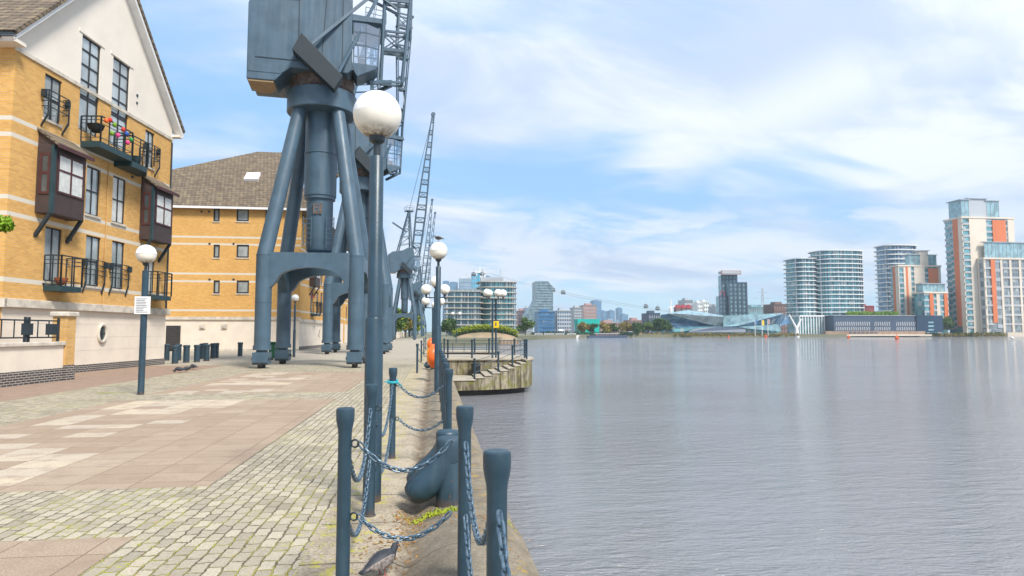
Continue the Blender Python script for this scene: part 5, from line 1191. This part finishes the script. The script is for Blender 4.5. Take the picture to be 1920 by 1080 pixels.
# cream and orange blocks
def cream_block(label,px,Y,py,depth,cols,pent=None,nf=16,side=None,zb=-.06,base=None,name='apartment_tower',core='tealglass'):
    """cols: list of (px0,px1,kind,ytop) on the front; side: list of (fraction0,fraction1,kind)"""
    x0,x1=xw(px[0],Y),xw(px[1],Y); t=thing(name,label,'building',(x0,Y,zb)); H_=zh(py,(px[0]+px[1])/2,Y)-zb; W_=x1-x0; fh=H_/nf
    MB().box(.6,W_-.6,.6,depth-.6,0,H_-.02).build('glazed_core',core,t)
    def strip(a,b,kind,zt,face):
        if face=='f': f_=lambda n,m,u0,u1,d0,d1,z0,z1: MB().box(u0,u1,d0,d1,z0,z1).build(n,m,t)
        else: f_=lambda n,m,u0,u1,d0,d1,z0,z1: MB().box(d0,d1,u0,u1,z0,z1).build(n,m,t)
        z0=fh*1.2
        if kind in ('cream','orange','grey'): f_({'cream':'wall_panel','orange':'orange_panel','grey':'wall_panel'}[kind],{'cream':'creamf','orange':'orangef','grey':'greyf'}[kind],a,b,0 if kind!='orange' else -.12,.59,0 if kind=='cream' else z0,zt)
        elif kind=='balc':
            n=int(round(zt/fh))
            for k in range(1,n+1):
                f_('balcony_slab','creamf',a,b,.05,.59,k*fh-.35,k*fh)
            for k in range(1,n): f_('balustrade','greyf',a,b,.0,.12,k*fh,k*fh+1.1)
        elif kind=='win':
            n=int(round(zt/fh))
            for k in range(1,n+1): f_('spandrel','greyf',a,b,.25,.59,k*fh-fh*.35,k*fh)
    for a,b,kind,*yt in cols:
        zt=H_ if not yt else zh(yt[0],(a+b)/2,Y)-zb
        strip(xw(a,Y)-x0,xw(b,Y)-x0,kind,zt,'f')
    if side:
        for a,b,kind in side: strip(depth*(1-b),depth*(1-a),kind,H_,'s')
    MB().box(-.4,W_+.4,-.4,depth+.4,H_,H_+1.2).build('parapet','creamf',t)
    if pent:
        for (p0,p1,yt,m,yb_) in pent:
            a,b=xw(p0,Y)-x0,xw(p1,Y)-x0; z0=H_+1.2; z1=zh(yt,(p0+p1)/2,Y)-zb
            c=MB().box(a,b,2.5,depth-2.5,z0,z1).build('penthouse',m,t); MB().box(a-1.5,b+.8,1.6,depth-1.5,z1,z1+.5).build('penthouse_roof','greyf',c)
            n=max(2,int((b-a)/3))
            if m=='paleglass':
                for k in range(n+1): x=a+(b-a)*k/n; MB().box(x-.12,x+.12,2.3,2.49,z0,z1).build('mullion','greyf',c)
    if base: MB().box(-1,W_+1,-1,-.4,0,fh*1.1).build('ground_floor','creamf',t)
    return t
cream_block('tallest cream tower with orange panels on the right shore',(1812,1911),430,410,17,
  [(1812,1826,'balc'),(1826,1858,'cream'),(1858,1870,'win'),(1870,1895,'orange',413),(1895,1899,'win'),(1899,1911,'cream')],
  [(1818,1832,374,'paleglass',0),(1832,1866,372,'greyf',0),(1866,1889,376,'paleglass',0)],19,
  [(.0,.32,'win'),(.32,.5,'balc'),(.5,.78,'orange'),(.78,1.,'cream')])
cream_block('lower balconied cream block at the right edge of the picture',(1850,2010),424,487,5.6,
  [(1850,1853,'cream'),(1853,1863,'balc'),(1863,1871,'orange'),(1871,1881,'win'),(1881,1885,'cream'),(1885,1898,'balc'),(1898,1902,'cream'),(1902,1916,'balc'),(1916,1920,'cream'),(1920,1940,'balc'),(1940,1950,'cream'),(1950,1990,'balc'),(1990,2010,'cream')],
  [(1858,2010,455,'paleglass',0)],8,[(0,.2,'cream'),(.2,1,'win')],core='greyglass')
cream_block('mid distance cream block with blue glass and an orange panel',(1688,1768),455,500,10,
  [(1688,1698,'win'),(1698,1702,'cream'),(1702,1706,'orange'),(1706,1712,'cream'),(1712,1718,'balc'),(1718,1738,'cream'),(1738,1745,'win'),(1745,1763,'orange',503),(1763,1768,'cream')],
  [(1715,1734,477,'paleglass',0),(1734,1750,470,'creamf',0),(1750,1765,478,'paleglass',0)],13,[(0,.4,'win'),(.4,.65,'orange'),(.65,1.,'cream')])
cream_block('low cream and orange block tucked beside the tallest tower',(1735,1779),438,550,12,
  [(1735,1745,'win'),(1745,1752,'orange'),(1752,1758,'balc'),(1758,1764,'cream'),(1764,1772,'win'),(1772,1779,'orange')],
  [(1738,1779,532,'paleglass',0)],7)
# dark boat shed with white window strokes
def shed():
    Y=415; x0,x1=xw(1565,Y),xw(1768,Y); W_=x1-x0; t=thing('boat_shed','long low navy blue shed with rows of slanted white slots','building',(x0,Y,-.06)); z1=zh(591,1660,Y)
    MB().box(0,W_*.75,1,20,2.2,z1-.4).build('wall','darkf',t); MB().box(W_*.752,W_,0,22,1.2,z1).build('end_wall','navy',t)
    MB().box(-1,W_*.75,.6,20.5,z1-.38,z1).build('roof_edge','greyf',t)
    rnd=random.Random(4)
    for r_,(za,zb_) in enumerate(((5.9,8.6),(2.6,5.0))):
        for k in range(44):
            x=1.5+k*W_*.74/44
            if 18<k<21 or 29<k<33: continue
            MB().bar((x,.93,za),(x+.5,.93,zb_),.28,.1,up=(0,1,0)).build('slot_window','whitef',t)
    for k in range(3): MB().box(W_*.86,W_*.91,-.05,-.01,2.5+k*2.6,3.6+k*2.6).build('window','paleglass',t)
    MB().box(-9,W_*.80,-3,.5,-.5,2.1).build('timber_deck','timber',t)
    MB().box(-14,W_*.84,-5,-3.01,-1.2,-.2).build('pontoon','creamf',t)
    mb=MB()
    for k in range(7): mb.box(W_*.1+k*3.2,W_*.1+2+k*3.2,-3.1,-3.02,.5,1.5)
    mb.build('hatch','darkf',t)
shed()
shrubs('roof_planting','green planted roof above the navy shed','leafb',[(xw(1600+k*7,425),430,zh(588,1600,425)+.3,1.8) for k in range(14)],1500,.6,8)
# white framed pavilion
Y=425; x0,x1=xw(1500,Y),xw(1572,Y); t=thing('pavilion','white frame pavilion with tall glass bays beneath the twin towers','building',(x0,Y,0)); z1=zh(591,1530,Y)
MB().box(.5,x1-x0-.5,1,16,0,z1-1).build('glazing','paleglass',t); MB().box(0,x1-x0,0,17,z1-1,z1).build('roof','whitef',t)
for k in range(15): x=(x1-x0)*k/14; MB().box(x-.25,x+.25,.1,.8,0,z1-1.0).build('column','whitef',t)
# white Y mast
Y=395; p=at(1494,627,Y); t=thing('forked_mast','white forked mast like a letter Y at the water edge','mast',(p.x,Y,ZW)); z=lambda py: zh(py,1494,Y)-ZW; X=lambda px: xw(px,Y)-p.x
MB().tube((0,0,0),(0,0,z(616)),1.6,1.0,12).build('base','whitef',t,smooth=50); MB().tube((0,0,z(617)),(X(1480),0,z(590)),.85,.4,10).build('arm','whitef',t,smooth=50); MB().tube((0,0,z(617)),(X(1502),0,z(598)),.75,.5,10).build('arm','whitef',t,smooth=50)
# teal flared shed
Y=430; p0,p1=xw(1083,Y),xw(1125,Y); t=thing('flared_shed','bright turquoise shed with outward leaning walls','building',((p0+p1)/2,Y,0)); hw=(p1-p0)/2; z1=zh(598,1104,Y)
MB().prism([(-hw*.9,0),(hw*.9,0),(hw,z1),(-hw,z1)],0,12,'xz').build('wall','turq',t); MB().box(-hw*.75,hw*.3,-.1,-.01,z1*.35,z1*.6).build('window','darkf',t)
# shoreline clutter
def boat(px,py,L,label,hull,cab,Y=None,name='boat',ch=2.0):
    g=gz(px,py,ZW); t=thing(name,label,'boat',(g.x,g.y,ZW),0)
    MB().prism([(-L/2,1.3),(-L/2+.8,-.2),(L/2-1.0,-.2),(L/2,1.5)],-1.6,1.6,'xz').build('hull',hull,t); c=MB().box(-L*.3,L*.25,-1.2,1.2,1.32,1.32+ch).build('cabin',cab,t); MB().box(-L*.33,L*.28,-1.4,1.4,1.322+ch,1.5+ch).build('cabin_roof','whitef',c)
    for k in range(4): MB().box(-L*.24+k*L*.12,-L*.17+k*L*.12,-1.26,-1.21,1.32+ch*.45,1.32+ch*.8).build('window','darkf',c)
    return t
boat(1139,633.5,24,'long low black barge moored off the left shore','darkf','brownf',ch=1.0,name='barge'); boat(1180,632.5,9,'small blue boat right of the black barge','bluef','bluef',ch=2.2)
boat(1263,631.8,12,'blue houseboat in front of the shore trees','bluef','bluef',ch=1.5)
for k,(px,w_,l) in enumerate(((1010,7,'small white cruiser left of all other moored boats'),(1030,9,'white motor boat at the shore under the blue office'),(1050,8,'second white motor boat under the blue offices'),(1072,8,'third white motor boat nearest the barge'))): boat(px,634.2-k*.1,w_,l,'whitef','whitef',ch=1.1)
def orb(px,py,label,s_=1.):
    g=gz(px,py,ZW); t=thing('marker_buoy',label,'buoy',(g.x,g.y,ZW),0,'orange marker buoys'); MB().lathe([(.6,-.3),(.95,.2),(.9,.9),(.5,1.3),(.1,1.5)],14).build('float','orange',t,smooth=40); MB().lathe([(.12,1.4),(.12,2.2),(.3,2.3),(.3,2.6),(.001,2.7)],8).build('topmark','orange',t)
    t.scale=(s_*.8,)*3
orb(1366,633,'small orange buoy below the crystal hall roof joint',.8); orb(1436,632.5,'orange buoy off the right end of the crystal hall',1.1); orb(1591,633,'orange buoy in front of the navy shed',1.1); orb(1682,636,'largest orange buoy off the right part of the navy shed',1.2)
t=thing('red_buoy','small pink red buoy near the forked mast','buoy',gz(1530,631.5,ZW)); MB().lathe([(.5,-.3),(.9,.2),(.8,.7),(.001,1.0)],12).build('float','redf',t,smooth=40)
# reeds, shore gardens
rnd=random.Random(12)
shrubs('reeds','reeds and low scrub along the right shore','leafo',[(xw(px,418),418+rnd.uniform(-1,1),-1.0+rnd.random()*.9,1.2) for px in range(1722,1886,4)],2600,.5,21)
shrubs('shore_scrub','green scrub along the right shore','leaf',[(xw(px,419),419+rnd.uniform(-1,1),-.4+rnd.random()*.9,1.1) for px in list(range(1790,1840,4))+list(range(1850,1880,5))],1300,.5,22)
shrubs('shore_scrub','brown green scrub along the shore before the crystal hall','leafo',[(xw(px,392),392+rnd.uniform(-1,1),-.6+rnd.random()*.8,1.1) for px in list(range(1200,1500,5))],3000,.5,23)
shrubs('shore_scrub','dark mixed scrub along the left far shore','leafd',[(xw(px,372),374+rnd.uniform(-1,1),-.4+rnd.random()*1.2,1.5) for px in list(range(1000,1200,5))],2600,.5,24)
t=thing('sheet_piling','pale timber sheet piling at the right edge of the shore','piling',(0,0,0))
for k in range(30): x=xw(1886,420)+k*1.1; MB().box(x,x+.9,419,420,-2.2,1.1).build('pile','creamf',t)
def pole(px,yt,Y,label,m='whitef',flag=None):
    p=at(px,622,Y); t=thing('flagpole',label,'pole',(p.x,Y,0)); z=zh(yt,px,Y); MB().tube((0,0,-1),(0,0,z),.22,.15,6).build('pole',m,t)
    if flag: MB().box(.2,1.5,-.05,.05,z-3.4,z-.2).build('flag',flag,t)
pole(1416,598,388,'thin white pole with violet banner before the crystal hall',flag='citybl'); pole(1429,600,388,'thin pole with yellow banner before the crystal hall',flag='yellow'); pole(1440,598,388,'thin white pole right of the yellow banner',flag='pinkf')
# waterside terrace bustle below the offices (umbrellas)
for k,px in enumerate((1040,1052,1063,1075)):
    Y=385+k*2; p=at(px,622,Y); t=thing('parasol',['leftmost','second','third','rightmost'][k]+' of four parasols on the waterside terrace below the blue offices','parasol',(p.x,Y,0),0,'parasols on the terrace'); MB().tube((0,0,0),(0,0,2.6),.1).build('pole','greyf',t); MB().lathe([(2.4,2.3),(.1,3.2)],8).build('canopy',['darkf','whitef','brownf','darkf'][k],t)
# gondola line
def gondola_line():
    Y=1150; T_=at(903,512,Y); t=thing('cable_mast','pale blue twisted cable car mast rising above the glass flats','mast',(T_.x,Y,0))
    H_=T_.z
    for s_ in (-1,1): 
        MB().loft([((s_*6,0,0),3.0,3.0),((s_*2,0,H_*.45),2.4,2.4),((s_*5.5,0,H_),2.0,2.0)],10).build('column','lightblue' if s_<0 else 'whitef',t,smooth=50)
    MB().box(-12,12,-3,3,H_,H_+2.5).build('cross_head','whitef',t)
    def cable(p,q,sag,label):
        mb=MB(); prev=None
        for k in range(25):
            u_=k/24; v=p.lerp(q,u_); v.z-=sag*4*u_*(1-u_)
            if prev is not None: mb.tube(prev,v,.22,n=4,cap=False)
            prev=v
        tag(mb.build('gondola_cable','greyf',recalc=False),label,'cable')
    a_=at(903,507,Y); b_=at(1258,583,700); cable(a_,b_,6,'thin sagging gondola cable crossing the sky, upper strand'); cable(a_+Vector((10,0,-3)),b_+Vector((6,0,-2)),8,'thin sagging gondola cable crossing the sky, lower strand')
    for px,py,l in ((888,513,'dark red gondola left of the mast head'),(904,512,'gondola hanging in front of the mast head'),(1037,542,'pink gondola right of the swooping glass tower'),(1056,547,'dark gondola next to the pink one'),(1211,573,'left gondola above the shore trees'),(1233,577,'right gondola above the shore trees')):
        Yg=Y-(Y-700)*max(0,(px-903))/355; c=at(px,py+1,Yg); s_=Yg/1200*3.6
        t=thing('gondola',l,'cable car',c,0,'cable car gondolas'); t.scale=(s_,)*3
        MB().loft([((0,0,-1.1),.9,.8),((0,0,-.8),1.2,1.0),((0,0,.1),1.3,1.1),((0,0,.8),1.0,.85),((0,0,1.0),.5,.4)],12).build('cabin','gondf',t,smooth=50); MB().lathe([(1.22,-.35),(1.3,0),(1.24,.4)],12).build('window_band','paleglass',t,smooth=50); MB().bar((0,0,1),(0,0,2.6),.12).build('hanger','greyf',t)
gondola_line()
def tower_crane(px,py,Y,label,jl,jr):
    c=at(px,py,Y); t=thing('tower_crane',label,'crane',(c.x,Y,0),0); H_=c.z; MB().box(-1.2,1.2,-1.2,1.2,0,H_).build('mast','whitef',t); MB().bar((jl,0,H_),(jr,0,H_+3),1.1).build('jib','whitef',t); MB().bar((0,0,H_),(0,0,H_+9),1.).build('tower_head','whitef',t)
tower_crane(1258,577,640,'small tower crane left of the red roofed houses',-3,10)
tower_crane(900,503,1500,'far tower crane just above the gondola mast head',-22,26)
# haze
hz_=MB().box(-2600,3200,-45,2700,-5,420).build('haze','white'); hz_['kind']='stuff'
hm=bpy.data.materials.new('haze_air'); hm.use_nodes=True; t=N(hm.node_tree); t.n.clear()
pvn=t.new('ShaderNodeVolumePrincipled'); pvn.inputs['Color'].default_value=(.74,.90,1.,1); pvn.inputs['Density'].default_value=.00022; pvn.inputs['Anisotropy'].default_value=.2
t.l.new(pvn.outputs[0],t.new('ShaderNodeOutputMaterial').inputs['Volume']); hz_.data.materials.clear(); hz_.data.materials.append(hm)
